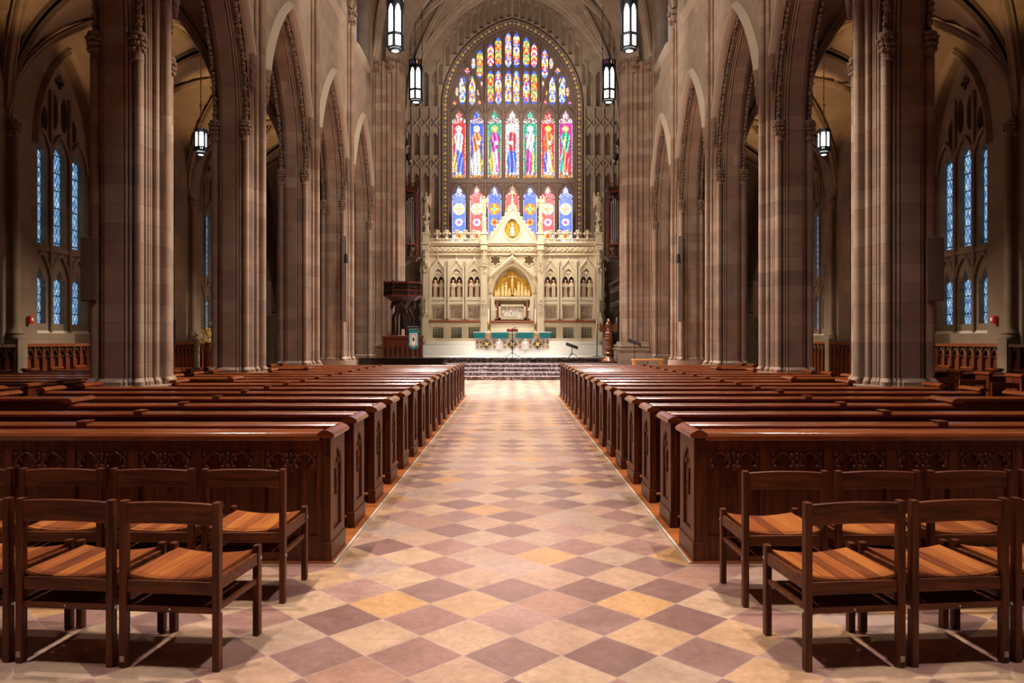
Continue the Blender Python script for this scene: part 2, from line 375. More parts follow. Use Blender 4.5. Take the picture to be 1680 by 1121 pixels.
def thing(name, label, cat, loc=(0, 0, 0), rz=0, group=None):
    o = bpy.data.objects.new(name, None); COL.objects.link(o); o.location = loc; o.rotation_euler = (0, 0, rz)
    o.empty_display_size = .1; o['label'] = label; o['category'] = cat
    if group: o['group'] = group
    return o
def tag(o, label, cat, group=None):
    o['label'] = label; o['category'] = cat
    if group: o['group'] = group
    return o
def struct(name, me, parent=None, **k):
    o = part(name, me, parent, **k)
    if parent is None: o['kind'] = 'structure'
    return o
def copy_thing(root, loc, rz=None, label=None, group=None):
    def cp(o, par):
        c = o.copy(); COL.objects.link(c); c.parent = par
        for ch in [x for x in COL.objects if x.parent == o]: cp(ch, c)
        return c
    c = cp(root, None); c.location = loc
    if rz is not None: c.rotation_euler = (0, 0, rz)
    if label: c['label'] = label
    if group: c['group'] = group
    return c
ORD = ['first', 'second', 'third', 'fourth', 'fifth', 'sixth', 'seventh', 'eighth', 'ninth', 'tenth', 'eleventh', 'twelfth',
       'thirteenth', 'fourteenth', 'fifteenth', 'sixteenth', 'seventeenth', 'eighteenth']
SIDE = {-1: 'left', 1: 'right'}

# ------------------------------------------------------------------ curves and shapes
def arch(c, z0, zs, a, h, n=10, off=0):
    """closed pointed-arch outline: half-span a, rise h, springing zs"""
    r = (a*a+h*h)/(2*a); pts = []
    tm = math.acos(max(-1, min(1, (r-a)/(r+off))))
    right = [(c+a-r+(r+off)*math.cos(tm*i/n), zs+(r+off)*math.sin(tm*i/n)) for i in range(n+1)]
    left = [(2*c-x, z) for x, z in reversed(right[:-1])]
    return [(c-a-off, z0), (c+a+off, z0)]+right+left if z0 < zs-1e-6 else right+left
def archz(x, c, zs, a, h):
    """height of the arch curve over x"""
    d = abs(x-c); r = (a*a+h*h)/(2*a)
    if d >= a: return zs
    return zs+math.sqrt(max(0, r*r-(d+r-a)**2))
def cusped(c, z0, ztop, w):
    """light with a trefoil-cusped head; half-width w"""
    zs = ztop-2.1*w
    pts = [(c-w, z0), (c+w, z0), (c+w, zs)]
    def lobe(cx, cz, r, a0, a1, n=5):
        return [(c+cx+r*math.cos(math.radians(a0+(a1-a0)*i/n)), zs+cz+r*math.sin(math.radians(a0+(a1-a0)*i/n))) for i in range(n+1)]
    rg = lobe(w*.52, w*.42, w*.50, -60, 95)
    tp = lobe(0, w*1.25, w*.46, -25, 70, 4)+[(c, ztop)]
    rt = rg+tp
    lf = [(2*c-x, z) for x, z in reversed(rt[:-1])]
    return pts+rt+lf+[(c-w, zs)]
def leaf_light(c, z0, z1, w):
    return [(c-w, z0+w*1.5), (c-w*.55, z0+w*.5), (c, z0), (c+w*.55, z0+w*.5), (c+w, z0+w*1.5), (c+w, z1-w*1.8), (c+w*.6, z1-w*.7), (c, z1), (c-w*.6, z1-w*.7), (c-w, z1-w*1.8)]
def foil(cx, cz, r, n, rot=90, k=6):
    """n-foil outline"""
    pts = []
    for j in range(n):
        a = math.radians(rot)+2*PI*j/n; lr = r*math.sin(PI/n)/(1+math.sin(PI/n))*1.08; d = r-lr
        for i in range(k+1):
            t = a-PI*.5-PI/n*.6+(PI+2*PI/n*.6)*i/k
            pts.append((cx+d*math.cos(a)+lr*math.cos(t), cz+d*math.sin(a)+lr*math.sin(t)))
    return pts
def sweep_arch(mb, prof, c, zs, a, h, place, n=18):
    """prof: (n outward, u across). place(pos, z, u)"""
    r = (a*a+h*h)/(2*a); m = len(prof)
    for sg in (1, -1):
        vs = []
        for i in range(n+1):
            for q, u in prof:
                tm = math.acos((r-a)/(r+q)); t = tm*i/n
                vs.append(place(c+sg*(a-r+(r+q)*math.cos(t)), zs+(r+q)*math.sin(t), u))
        mb.add(vs, [(i*m+j, i*m+j+1, (i+1)*m+j+1, (i+1)*m+j) for i in range(n) for j in range(m-1)])
def arc(c, r, a0, a1, k=6):
    return [(c[0]+r*math.cos(math.radians(a0+(a1-a0)*i/k)), c[1]+r*math.sin(math.radians(a0+(a1-a0)*i/k))) for i in range(k+1)]
# quarter plan of the clustered pier in (u across, n along); n=0 is the soffit face, n=.62 the pier centre line
Q_A = [(0, 0), (.14, 0), (.14, .055)]+arc((.178, .048), .026, -170, 80)+[(.175, .11)]+arc((.222, .092), .025, -180, 80)+[(.215, .155)]+arc((.262, .125), .018, -180, 60, 5)
Q_SH = [(.245, .225)]+arc((.345, .11), .072, -225, 115, 12)
Q_HOL = [(.25, .215), (.30, .245), (.34, .235)]
Q_B = [(.34, .255)]+arc((.400, .218), .022, -170, 90)+[(.375, .275)]+arc((.420, .268), .022, -170, 90)+[(.395, .32)]+arc((.430, .318), .020, -170, 90)+[(.415, .36)]
Q_C = [(.42, .385)]+arc((.468, .425), .044, -170, 120)+[(.43, .50), (.43, .545)]+arc((.54, .62), .075, -150, 0, 8)
PIERQ = Q_A+Q_SH+Q_B+Q_C
ARCHQ = Q_A+Q_HOL+Q_B
def pier_outline(k=1.0):
    q = [(u*k, (.62-n)*k) for u, n in PIERQ]           # (u, v) with v>0 toward soffit side
    q2 = [(u, -v) for u, v in reversed(q[:-1])]
    half = q+q2                                         # u>=0
    # on the aisle side the same plan without the long shaft
    other = [(-u, v) for u, v in reversed(half[1:-1])]
    return half+other

# ------------------------------------------------------------------ setting: floor
mb = MB(); mb.box(-12.2, 12.2, -4, 41, -.2, 0); struct('floor', mb.mesh('floor', 'floor_tile', 0))
for s in (-1, 1):
    mb = MB(); mb.box(min(s*1.27, s*6.9), max(s*1.27, s*6.9), 5.32, 21.4, 0, .012)
    struct('floor', mb.mesh('wood_floor', 'platform_wood', 0))
    mb = MB(); mb.box(min(s*1.255, s*1.272), max(s*1.255, s*1.272), 5.3, 21.4, 0, .014)
    struct('trim_1' if s < 0 else 'trim_2', mb.mesh('kerb', 'hood_stone', 0))
mb = MB(); mb.box(-12.2, 12.2, -4.3, -4, 0, 20); struct('wall_back', mb.mesh('wall_back', 'wall_stone', 0))

# ------------------------------------------------------------------ piers
def leafy(rs, z0, z1, r0, r1, seed, size=.045):
    rr = random.Random(seed); mb = MB()
    mb.lathe([(r0*1.15, z0-.03), (r0*1.25, z0-.015), (r0*1.15, z0), (r0, z0+.01), (r0*1.02, z0+.1), (r1*.75, z1-.12), (r1*.9, z1-.07), (r1*1.02, z1-.06), (r1*1.08, z1-.03), (r1*1.0, z1)], n=16)
    for ring, (zz, rad, n) in enumerate([(z0+.14, r0*1.25, 7), (z0+.23, r1*.85, 8), (z1-.11, r1*.98, 9)]):
        for i in range(n):
            a = 2*PI*(i+.5*ring)/n
            M = Matrix.Translation((rad*math.cos(a), rad*math.sin(a), zz)) @ Matrix.Rotation(a, 4, 'Z') @ Matrix.Rotation(rr.uniform(-.6, .6), 4, 'X')
            mb.ball((0, 0, 0), (size*.8, size*rr.uniform(.8, 1.2), size*rr.uniform(.7, 1.1)), 7, 5, M)
            mb.ball((size*.5, size*.6*rr.choice((-1, 1)), size*.5), size*.45, 5, 4, M)
    return mb
CAP_ME = leafy(0, 0, .42, .078, .122, 3).mesh('capital', 'carved_stone', 60)
VCAP_ME = leafy(0, 0, .62, .09, .19, 5, .06).mesh('vault_capital', 'carved_stone', 60)
ZS = 6.42; AR = 1.7425; RAD = 4.2
AH = math.sqrt(RAD**2-(RAD-AR)**2)
def pier(s, i):
    y = PY[i]
    names = {0: 'nearest, beside the foremost pews', 1: 'largest one in view', 2: 'second one going towards the altar', 3: 'third one going towards the altar', 4: 'fourth one going towards the altar', 5: 'last one, touching the chancel pier'}
    t = thing('clustered_pier', f'clustered brown sandstone pier of the {SIDE[s]} arcade, {names[i]}', 'pier', (s*AX, y, 0), 0, 'clustered nave piers')
    out = [(-s*u, v) for u, v in pier_outline()]
    mb = MB(); mb.prism(out, XY, .97, ZS); part('shaft', mb.mesh('shaft', 'pier_stone', 50), t)
    mb = MB()
    b1 = [(-s*u*1.10, v*1.10) for u, v in pier_outline()]
    oct_ = [(-s*u, v) for u, v in [(.2, .72), (.52, .6), (.66, .22), (.70, 0), (.66, -.22), (.52, -.6), (.2, -.72), (-.2, -.72), (-.52, -.6), (-.66, -.22), (-.7, 0), (-.66, .22), (-.52, .6), (-.2, .72)]]
    mb.prism(oct_, XY, 0, .87)
    n = len(b1); lo = b1; hi = out
    mb.prism(b1, XY, .87, .93)
    mb.add([(a, b, .93) for a, b in lo]+[(a, b, .99) for a, b in hi], [(j, (j+1) % n, (j+1) % n+n, j+n) for j in range(n)])
    part('base', mb.mesh('pier_base', 'pier_stone', 50), t)
    for u in (.325, -.325):
        for v in (.51, -.51):
            part('capital', CAP_ME, t, (-s*u, v, ZS-.42))
    # vaulting shafts running up the nave wall
    q = [(u, .62-n) for u, n in Q_C]; q = [(.40, q[0][1])]+q; q = q+[(u, -v) for u, v in reversed(q[:-1])]
    mb = MB(); mb.prism([(-s*u, v) for u, v in q], XY, ZS, 12.7); part('vault_shaft', mb.mesh('vault_shaft', 'pier_stone', 50), t)
    part('vault_capital', VCAP_ME, t, (-s*.50, 0, 12.6))
for s in (-1, 1):
    for i in range(6): pier(s, i)

# ------------------------------------------------------------------ arcade arches
def band_mesh(side_u):
    rr = random.Random(11); mb = MB(); L = 0
    r = RAD
    for sg in (1, -1):
        q = .12; tm = math.acos((r-AR)/(r+q)); arcl = tm*(r+q); n = int(arcl/.105)
        for i in range(n):
            t = tm*(i+.5)/n
            p = (sg*(AR-r+(r+q+rr.uniform(-.018, .018))*math.cos(t)), (r+q)*math.sin(t))
            M = Matrix.Translation((side_u+rr.uniform(-.012, .012), p[0], p[1])) @ Matrix.Rotation(rr.uniform(0, 6), 4, 'X')
            mb.ball((0, 0, 0), (.052*rr.uniform(.7, 1.1), .05, .068), 7, 5, M)
            mb.ball((.03, .045, 0), .028, 5, 4, M); mb.ball((-.03, -.04, .02), .026, 5, 4, M)
    return mb.mesh('foliage_band', 'carved_stone', 70)
BAND = {1: band_mesh(.345), -1: band_mesh(-.345)}
mb = MB()
full = [(n, u) for u, n in ARCHQ]; full = [(n, -u) for n, u in reversed(full[1:])]+full
sweep_arch(mb, full, 0, ZS, AR, AH, lambda p, z, u: (u, p, z-ZS), 22)
MOULD = mb.mesh('arch_moulding', 'pier_stone', 50, True)
mb = MB()
hood = [(.30, .42), (.295, .50), (.32, .565), (.36, .575), (.385, .55), (.455, .42)]
sweep_arch(mb, hood, 0, ZS, AR, AH, lambda p, z, u: (u, p, z-ZS), 22)
# the hood only runs on the upper part: drop the lowest stretch
keep = [k for k, f in enumerate(mb.f) if min(mb.v[i][2] for i in f) > 1.36]
mb.f = [mb.f[k] for k in keep]; mb.mi = [0]*len(mb.f)
HOOD = {1: mb.mesh('hood_mould', 'hood_stone', 50, True)}
mb2 = MB(); mb2.v = [(-x, y, z) for x, y, z in mb.v]; mb2.f = mb.f; mb2.mi = mb.mi; HOOD[-1] = mb2.mesh('hood_mould', 'hood_stone', 50, True)
rr = random.Random(2); mb = MB()
mb.lathe([(.025, -.75), (.04, -.6), (.06, -.3), (.085, -.08), (.10, 0), (.10, .05), (.07, .06)], n=12)
for i in range(22):
    z = -.05-.6*i/22; a = i*2.4; rad = .08*(1+z)
    mb.ball((rad*math.cos(a), rad*math.sin(a), z), (.03, .03, .045), 6, 4)
STOP = mb.mesh('hood_corbel', 'carved_stone', 60)
for s in (-1, 1):
    for i in range(5):
        yc = PY[i]+2.3625
        where = ['over the nearest bay', 'over the second bay', 'over the third bay', 'over the fourth bay', 'nearest to the chancel'][i]
        t = thing('arcade_arch', f'pointed moulded stone arch of the {SIDE[s]} arcade with carved foliage, {where}', 'arch', (s*AX, yc, ZS), 0, 'nave arcade arches')
        part('moulding', MOULD, t)
        part('foliage_band', BAND[-s], t); part('foliage_band', BAND[s], t)
        part('hood_mould', HOOD[-s], t)
        for sg in (-1, 1):
            part('hood_corbel', STOP, t, (-s*.48, sg*(AR+.14), 1.42))

# ------------------------------------------------------------------ nave walls with clerestory openings
def nave_wall(s):
    mb = MB()
    def zlow(y):
        for i in range(5):
            yc = PY[i]+2.3625; a = AR+.32
            if abs(y-yc) < a:
                r = RAD+.32
                return ZS+math.sqrt(max(0, r*r-(abs(y-yc)+RAD-AR)**2))
        return ZS
    ys = []
    y0 = PY[0]-.3
    for i in range(5):
        a = AR+.32; yc = PY[i]+2.3625
        ys += [yc-a-.001]+[yc-a*math.cos(PI*k/32) for k in range(33)]+[yc+a+.001]
    ys = [PY[0]-.62]+ys+[PY[5]]
    for xu in (.42, -.42):
        X = s*(AX-xu)
        for p, q in zip(ys[:-1], ys[1:]):
            if q-p < 1e-5: continue
            mb.add([(X, p, zlow(p)), (X, q, zlow(q)), (X, q, 12.2), (X, p, 12.2)], [(0, 1, 2, 3)])
    # plain wall nearer than the first modelled bay
    xa, xb = sorted((s*(AX-.42), s*(AX+.42)))
    mb.box(xa, xb, -4, 7.0-.1, 8.5, 12.2)
    # clerestory storey with pointed openings
    holes = [arch(PY[i]+2.3625, 12.6, 15.0, 1.15, 1.9) for i in range(5)]
    mb.plate([(-4, 12.2), (31.15, 12.2), (31.15, 21), (-4, 21)], holes, YZ, xa, xb)
    return mb
for s in (-1, 1):
    wl = struct('wall_'+SIDE[s], nave_wall(s).mesh('nave_wall', 'wall_stone', 0))
WN = [1]
def winname():
    WN[0] += 1; return f'window_{WN[0]}'
for s in (-1, 1):
    for i in range(5):
        yc = PY[i]+2.3625
        mb = MB(); xo = s*(AX+.02)
        l = [cusped(yc+dx, 12.8, 15.3, .28) for dx in (-.72, 0, .72)]
        top = [foil(yc-.36, 15.75, .22, 4), foil(yc+.36, 15.75, .22, 4), foil(yc, 16.25, .2, 4)]
        mb.plate(arch(yc, 12.6, 15.0, 1.15, 1.9), l+top, YZ, xo-.07, xo+.07)
        w_ = struct(winname(), mb.mesh('tracery', 'tracery_stone', 40))
        mb = MB(); mb.prism(arch(yc, 12.62, 15.0, 1.13, 1.88), YZ, xo+s*.0-.01, xo+.01)
        part('pane', mb.mesh('pane', 'clerestory_glass', 0), w_)
        mb = MB(); X = s*(AX-.42); Xo = s*(AX-.02)
        mb.add([(X-s*.12, yc-1.25, 12.45), (X-s*.12, yc+1.25, 12.45), (X-s*.12, yc+1.25, 12.55), (X-s*.12, yc-1.25, 12.55),
                (X, yc-1.25, 12.3), (X, yc+1.25, 12.3), (Xo, yc+1.15, 12.9), (Xo, yc-1.15, 12.9)],
               [(0, 1, 2, 3), (0, 4, 5, 1), (3, 2, 6, 7), (0, 3, 7, 4), (1, 5, 6, 2)])
        part('window_sill', mb.mesh('sill', 'hood_stone', 0), w_)

# ------------------------------------------------------------------ vaults
def groin(a, yb, zs, h, xc=0, nx=28, ny=14):
    """bay centred on (xc,yb[mid]) half-span a across, zs springing, h rise"""
    mb = MB(); y0, y1 = yb; b = (y1-y0)/2; yc = (y0+y1)/2
    z = lambda x, y: max(archz(x, xc, zs, a, h), archz(y, yc, zs, b, h))
    for i in range(nx):
        for j in range(ny):
            p = [(xc-a+2*a*(i+di)/nx, y0+2*b*(j+dj)/ny) for di, dj in ((0, 0), (1, 0), (1, 1), (0, 1))]
            mb.add([(x, y, z(x, y)+.08) for x, y in p], [(0, 1, 2, 3)])
    return mb
def ribs(a, yb, zs, h, xc=0, r=.13, trans=(1, 1), ridge=True, tierc=True):
    mb = MB(); y0, y1 = yb; b = (y1-y0)/2; yc = (y0+y1)/2; out = []
    def rib(f, rad, n=22):
        pts = [f(k/n) for k in range(n+1)]
        mb.tube(pts, rad, 6)
        for o in (-1, 1):   # flanking rolls
            d = Vector(pts[-1])-Vector(pts[0]); d.z = 0; sd = Vector((-d.y, d.x, 0)).normalized()*rad*1.25*o
            mb.tube([(p[0]+sd.x, p[1]+sd.y, p[2]+rad*.8) for p in pts], rad*.5, 5)
    for sx in (-1, 1):
        for yy, on in ((y0, trans[0]), (y1, trans[1])):
            if on: rib(lambda t: (xc+sx*a*(1-t), yy, archz(xc+a*(1-t), xc, zs, a, h)-.03), r*1.3)
            sy = 1 if yy == y0 else -1
            rib(lambda t: (xc+sx*a*(1-t), yy+sy*b*t, archz(xc+a*(1-t), xc, zs, a, h)-.03), r)
            if tierc:
                rib(lambda t: (xc+sx*a*(1-t), yy+sy*b*t*.5, archz(xc+a*(1-t), xc, zs, a, h)-.03), r*.7)
                rib(lambda t: (xc+sx*(a-a*.55*t), yy+sy*b*t, max(archz(xc+(a-a*.55*t), xc, zs, a, h), archz(yy+sy*b*t, yc, zs, b, h))-.03), r*.7)
    if ridge:
        rib(lambda t: (xc, y0+2*b*t, zs+h), r*.8, 4)
        rib(lambda t: (xc-a+2*a*t, yc, zs+h), r*.8, 6)
        mb.ball((xc, yc, zs+h-.12), (.3, .3, .18), 12, 6)
        for dx in (-.45, .45):
            mb.ball((xc+a*dx, yc, zs+h-.08), (.2, .2, .14), 10, 5)
    return mb
CE = None
for i in range(-2, 5):
    yb = (12.25+4.725*(i-1), 12.25+4.725*i)
    c = struct('ceiling', groin(5.8, yb, 13.2, 6.6).mesh('nave_vault', 'vault_stone', 30))
    if i >= 2: part('vault_rib', ribs(5.75, yb, 13.2, 6.6).mesh('ribs', 'wall_stone', 50), c)
YE = 40.2
for yb in ((31.6, 35.9), (35.9, YE)):
    c = struct('ceiling', groin(5.8, yb, 13.2, 6.9).mesh('chancel_vault', 'vault_stone', 30))
    part('vault_rib', ribs(5.75, yb, 13.2, 6.9).mesh('ribs', 'wall_stone', 50), c)
for s in (-1, 1):
    for i in range(0, 6):
        yb = (12.25+4.725*(i-1), 12.25+4.725*i)
        c = struct('ceiling', groin(2.45, yb, 6.6, 3.4, s*9.05, 18, 14).mesh('aisle_vault', 'shaded_aisle_vault_stone', 30))
        part('vault_rib', ribs(2.45, yb, 6.6, 3.4, s*9.05, .075, tierc=False).mesh('ribs', 'shaded_aisle_stone', 50), c)

# ------------------------------------------------------------------ aisle outer walls, windows, responds
for s in (-1, 1):
    X0 = s*11.45
    xa, xb = sorted((X0, s*12.0))
    mb = MB()
    cs = [PY[i]+2.3625-.05 for i in range(1, 5)]
    mb.plate([(-4, 0), (36.4, 0), (36.4, 10.4), (-4, 10.4)], [arch(c, 1.75, 6.3, 1.3, 2.6) for c in cs], YZ, xa, xb)
    mb.box(min(s*5.9, s*12), max(s*5.9, s*12), 36.2, 36.6, 0, 10.4)
    struct('wall_aisle_'+SIDE[s], mb.mesh('aisle_wall', 'shaded_aisle_stone', 0))
    for c in cs:
        xo = X0+s*.38; mb = MB()
        hs = []
        lows = [cusped(c+d, 2.0, 3.42, .24) for d in (-.80, 0, .80)]
        ups = [cusped(c+d, 4.0, 6.62+(.12 if d == 0 else 0), .24) for d in (-.80, 0, .80)]
        tr = [leaf_light(c+d, z0, z1, .13) for d, z0, z1 in ((-.2, 6.95, 7.9), (.2, 6.95, 7.9), (-.62, 6.8, 7.45), (.62, 6.8, 7.45))]+[foil(c, 8.25, .2, 4)]
        tr += [foil(c+d, z, .11, 4, 45) for d in (-.4, .4) for z in (3.55, 6.55)]
        mb.plate(arch(c, 1.75, 6.3, 1.3, 2.6), lows+ups+tr, YZ, xo-.12, xo+.12)
        w_ = struct(winname(), mb.mesh('tracery', 'shaded_aisle_stone', 40))
        for d in (-.80, 0, .80):
            for z0, z1 in ((1.95, 3.5), (3.95, 6.8)):
                mb = MB(); mb.box(xo+s*.03-.01, xo+s*.03+.01, c+d-.27, c+d+.27, z0, z1); part('pane', mb.mesh('pane', 'lattice_glass', 0), w_)
        mb = MB(); mb.box(xo+s*.06-.01, xo+s*.06+.01, c-1.2, c+1.2, 6.5, 8.8)
        mb.prism(arch(c, 3.45, 3.47, 1.0, .4), YZ, xo+s*.06-.01, xo+s*.06+.01)
        part('upper_pane', mb.mesh('pane', 'dark_glass', 0), w_)
        mb = MB()   # main mullions, super-arches and transom in relief
        xf = xo-s*.16
        for d in (-.4, .4): mb.tube([(xf, c+d, 1.8), (xf, c+d, 7.9)], .055, 6)
        for d in (-.80, 0, .80):
            for zs_ in (3.0, 6.1):
                mb.tube([(xf, p, z) for p, z in arch(c+d, zs_, zs_, .4, .75, 6)], .045, 6)
        mb.box(min(xf, xo), max(xf, xo), c-1.28, c+1.28, 3.82, 3.92)
        part('mullion', mb.mesh('mullion', 'shaded_aisle_stone', 50), w_)
        mb = MB()
        mb.add([(X0, c-1.3, 1.5), (X0, c+1.3, 1.5), (xo, c+1.3, 1.97), (xo, c-1.3, 1.97), (X0, c-1.3, 1.4), (X0, c+1.3, 1.4)], [(0, 1, 2, 3), (0, 4, 5, 1)])
        part('window_sill', mb.mesh('sill', 'hood_stone', 0), w_)
        mb = MB()
        pf = [(0, .0), (.03, .06), (.09, .09), (.13, .04), (.17, .08), (.22, 0)]
        sweep_arch(mb, pf, c, 6.3, 1.3, 2.6, lambda p, z, u: (X0-s*u, p, z), 18)
        part('hood_mould', mb.mesh('hood', 'shaded_aisle_stone', 50), w_)
    for i in range(2, 6):
        y = PY[i]
        t = thing('wall_respond', f'slender stone shaft against the {SIDE[s]} aisle wall, {ORD[i-2]} one from the near end', 'wall shaft', (s*11.3, y, 0), 0, 'aisle wall shafts')
        mb = MB(); mb.box(-.16, .16, -.17, .17, 0, 1.62); part('plinth', mb.mesh('plinth', 'shaded_aisle_stone', 0), t)
        mb = MB(); mb.lathe([(.16, 1.62), (.17, 1.66), (.15, 1.70), (.17, 1.74), (.13, 1.80), (.11, 1.84), (.09, 1.9), (.09, 6.2)], n=14)
        mb.box(.0 if s > 0 else -.15, .15 if s > 0 else 0, -.05, .05, 1.62, 6.2); part('shaft', mb.mesh('shaft', 'shaded_aisle_stone', 50), t)
        part('capital', CAP_ME, t, (0, 0, 6.18))
    # wainscot panelling between the shafts
    for i in range(1, 5):
        y0, y1 = PY[i]+.2, PY[i+1]-.2
        t = thing('wainscot', f'gothic panelled wooden dado on the {SIDE[s]} aisle wall, {ORD[i-1]} bay from the near end', 'wall panelling', (s*11.2, y0, 0), 0, 'aisle dado panelling')
        L = y1-y0; n = int(L/.29); pw = L/n
        mb = MB(); mb.box(min(s*.06, s*.24), max(s*.06, s*.24), 0, L, 0, 1.42); part('panel', mb.mesh('panel', 'wainscot_wood', 0), t)
        mb = MB(); mb.box(min(-s*.04, s*.24), max(-s*.04, s*.24), -.02, L+.02, 1.42, 1.5); part('top_rail', mb.mesh('rail', 'rail_wood', 0), t, bevel=.01)
        mb = MB()
        m2 = MB()
        for k in range(n+1):
            m2.box(min(-s*.015, s*.055), max(-s*.015, s*.055), k*pw-.022, k*pw+.022, .08, 1.42)
        for k in range(n):
            c = (k+.5)*pw
            zf = lambda p: archz(p, c, 1.12, pw/2-.03, .24)+.03*abs(math.sin((p-c)/pw*PI*3))*(-1)
            mb.curtain(k*pw, (k+1)*pw, 1.42, zf, YZ, min(s*.02, s*.05), max(s*.02, s*.05), 14)
            m2.tube([(0, p, z) for p, z in arch(c, 1.12, 1.12, pw/2-.015, .25, 6)], .012, 5)
            for g in (-.25, .25): mb.ball((s*.02, c+g*pw, 1.18), .026, 6, 4)
        part('arch_moulding', m2.mesh('arch_moulding', 'wainscot_wood', 40), t)
        part('tracery', mb.mesh('tracery', 'dark_carved_wood', 40), t)

# ------------------------------------------------------------------ crossing piers, chancel arch, chancel walls
for s in (-1, 1):
    t = thing('chancel_pier', f'tall shafted stone pier carrying the chancel arch on the {SIDE[s]}', 'pier', (s*5.3, 31.75, 0), 0, 'chancel arch piers')
    def ring(k=1.0, extra=0):
        p = []
        for u, v, r in [(.62, -.30, .10), (.70, -.06, .09), (.70, .14, .09), (.62, .38, .10)]:
            p.append((u, v, r))
        pts = [(-.46, -.60-extra), (-.20, -.60-extra)]
        for c in [(-.10, -.60), (.12, -.60), (.32, -.56), (.50, -.48)]:
            pts += arc((c[0], c[1]-extra), .065, -190, 10, 7)
        for c in [(.60, -.32), (.64, -.10), (.64, .14), (.60, .38)]:
            pts += arc((c[0]+extra, c[1]), .08, -80, 80, 6)
        pts += [(.5, .6), (-.46, .6)]
        return [(-s*u, v) for u, v in pts]
    mb = MB(); mb.prism(ring(), XY, 1.5, 13.2); part('shaft', mb.mesh('shaft', 'pier_stone', 50), t)
    mb = MB()
    for z0, z1, e in ((0, 1.15, .16), (1.15, 1.22, .20), (1.22, 1.3, .14), (1.3, 1.36, .17), (1.36, 1.42, .09), (1.42, 1.5, .05)):
        a, b = sorted((-s*(.72+e), s*.40)); mb.box(a, b, -.66-e, .62+e, z0, z1)
    part('base', mb.mesh('base', 'wall_stone', 0), t, bevel=.015)
    for u, v in ((.58, -.34), (.62, .14), (.20, -.58)):
        part('vault_capital', VCAP_ME, t, (-s*u, v, 12.75))
# chancel arch in the x-z plane
mb = MB()
pf = [(0, -.5), (0, -.2), (-.05, -.15), (-.05, .15), (0, .2), (0, .5)]
prof = [(0, .55), (0, -.10)]+[(.04, -.14), (.06, -.2), (.10, -.22), (.12, -.3), (.18, -.32), (.20, -.40), (.27, -.42), (.3, -.5), (.40, -.5), (.42, -.58), (.7, -.58)]
sweep_arch(mb, prof, 0, 13.2, 4.6, 6.0, lambda p, z, u: (p, 31.75+u, z), 26)
o = tag(part('chancel_arch', mb.mesh('chancel_arch', 'wall_stone', 50, True)), 'great moulded stone arch between the nave and the chancel', 'arch')
mb = MB()
for sg in (-1, 1):
    for k in range(28):
        p, q = 5.8*k/28, 5.8*(k+1)/28
        mb.add([(sg*p, 31.5, archz(p, 0, 13.2, 5.0, 6.5)), (sg*q, 31.5, archz(q, 0, 13.2, 5.0, 6.5)), (sg*q, 31.5, 21), (sg*p, 31.5, 21)], [(0, 1, 2, 3)])
        mb.box(min(sg*5.85, sg*6.3), max(sg*5.85, sg*6.3), 31.8, YE+.5, 0, 21)
struct('wall_chancel', mb.mesh('chancel_wall', 'wall_stone', 0))
for s in (-1, 1):
    for j, y in enumerate((35.9, 39.8)):
        t = thing('chancel_wall_shaft', f'slim stone vault shaft on the {SIDE[s]} chancel wall, {"halfway along" if j == 0 else "in the far corner"}', 'wall shaft', (s*5.75, y, 0), 0, 'chancel wall shafts')
        mb = MB(); mb.lathe([(.14, .7), (.14, 1.1), (.10, 1.2), (.10, 12.6)], n=12); mb.lathe([(.06, .7), (.06, 12.6)], (-s*.12, -.12, 0), n=8)
        part('shaft', mb.mesh('shaft', 'wall_stone', 50), t); part('capital', VCAP_ME, t, (0, 0, 12.5))

# ------------------------------------------------------------------ east wall, blind tracery, great window
K = .03284
wx = lambda px: (px-840.5)*K
wz = lambda py: 1.6+(557-py)*K
WA, WZS, WH = 3.40, wz(178), wz(46)-wz(178)
WZ0 = 5.6
win = arch(0, WZ0, WZS, WA, WH, 16)
mb = MB()
mb.plate([(-6.3, 0), (6.3, 0), (6.3, 21), (-6.3, 21)], [arch(0, WZ0, WZS, WA+.42, WH+.42, 16)], XZ, YE, YE+.6)
struct('wall_east', mb.mesh('east_wall', 'wall_stone', 0))
# blind tracery over the wall around the window
holes = []
cols = [3.98+.02+.50*j for j in range(4)]
PAN = []
WR = (WA*WA+WH*WH)/(2*WA)
def ext(x, off):     # height of the window extrados offset
    d = WR+off; v = d*d-(abs(x)+WR-WA)**2
    return WZS+math.sqrt(v) if v > 0 else WZS
for sg in (-1, 1):
    for j, cx in enumerate((4.15, 4.65, 5.15, 5.55)):
        w_ = .17 if j < 3 else .13; c = sg*cx
        for z0, z1 in ((6.3, wz(284)), (wz(256), wz(218)), (wz(192), wz(118)-.0)):
            if z0 > 12 and ext(cx-w_, .55) > z0: z0 = max(z0, ext(cx-w_, .55)+.05)
            z1 = max(z1, z0+.9) if z0 > 11 else z1
            holes.append(cusped(c, z0, z1, w_))
        for zc in (wz(270), wz(204)):
            holes.append([(c-.1, zc), (c, zc-.12), (c+.1, zc), (c, zc+.12)])
    for k in range(0, 11):
        cx = .19+.365*k
        b = max(ext(cx-.12, .46), ext(cx+.12, .46))+.05
        holes.append(arch(sg*cx, b, b+.92, .115, .2, 4)); PAN.append((sg*cx, b))
outer = [(-5.8, 1.6), (-3.86, 1.6)]
r_ = [(x, z) for x, z in arch(0, 1.6, WZS, WA+.44, WH+.5, 18)][2:]
outer = [(5.8, 1.6), (5.8, 20.6), (-5.8, 20.6), (-5.8, 1.6), (-WA-.44, 1.6)]+list(reversed(r_))+[(WA+.44, 1.6)]
mb = MB(); mb.plate(outer, holes, XZ, YE-.22, YE-.02)
bt = part('blind_tracery', mb.mesh('blind_tracery', 'wall_stone', 40)); tag(bt, 'blind stone tracery panelling on the east wall around the great window', 'stone tracery')
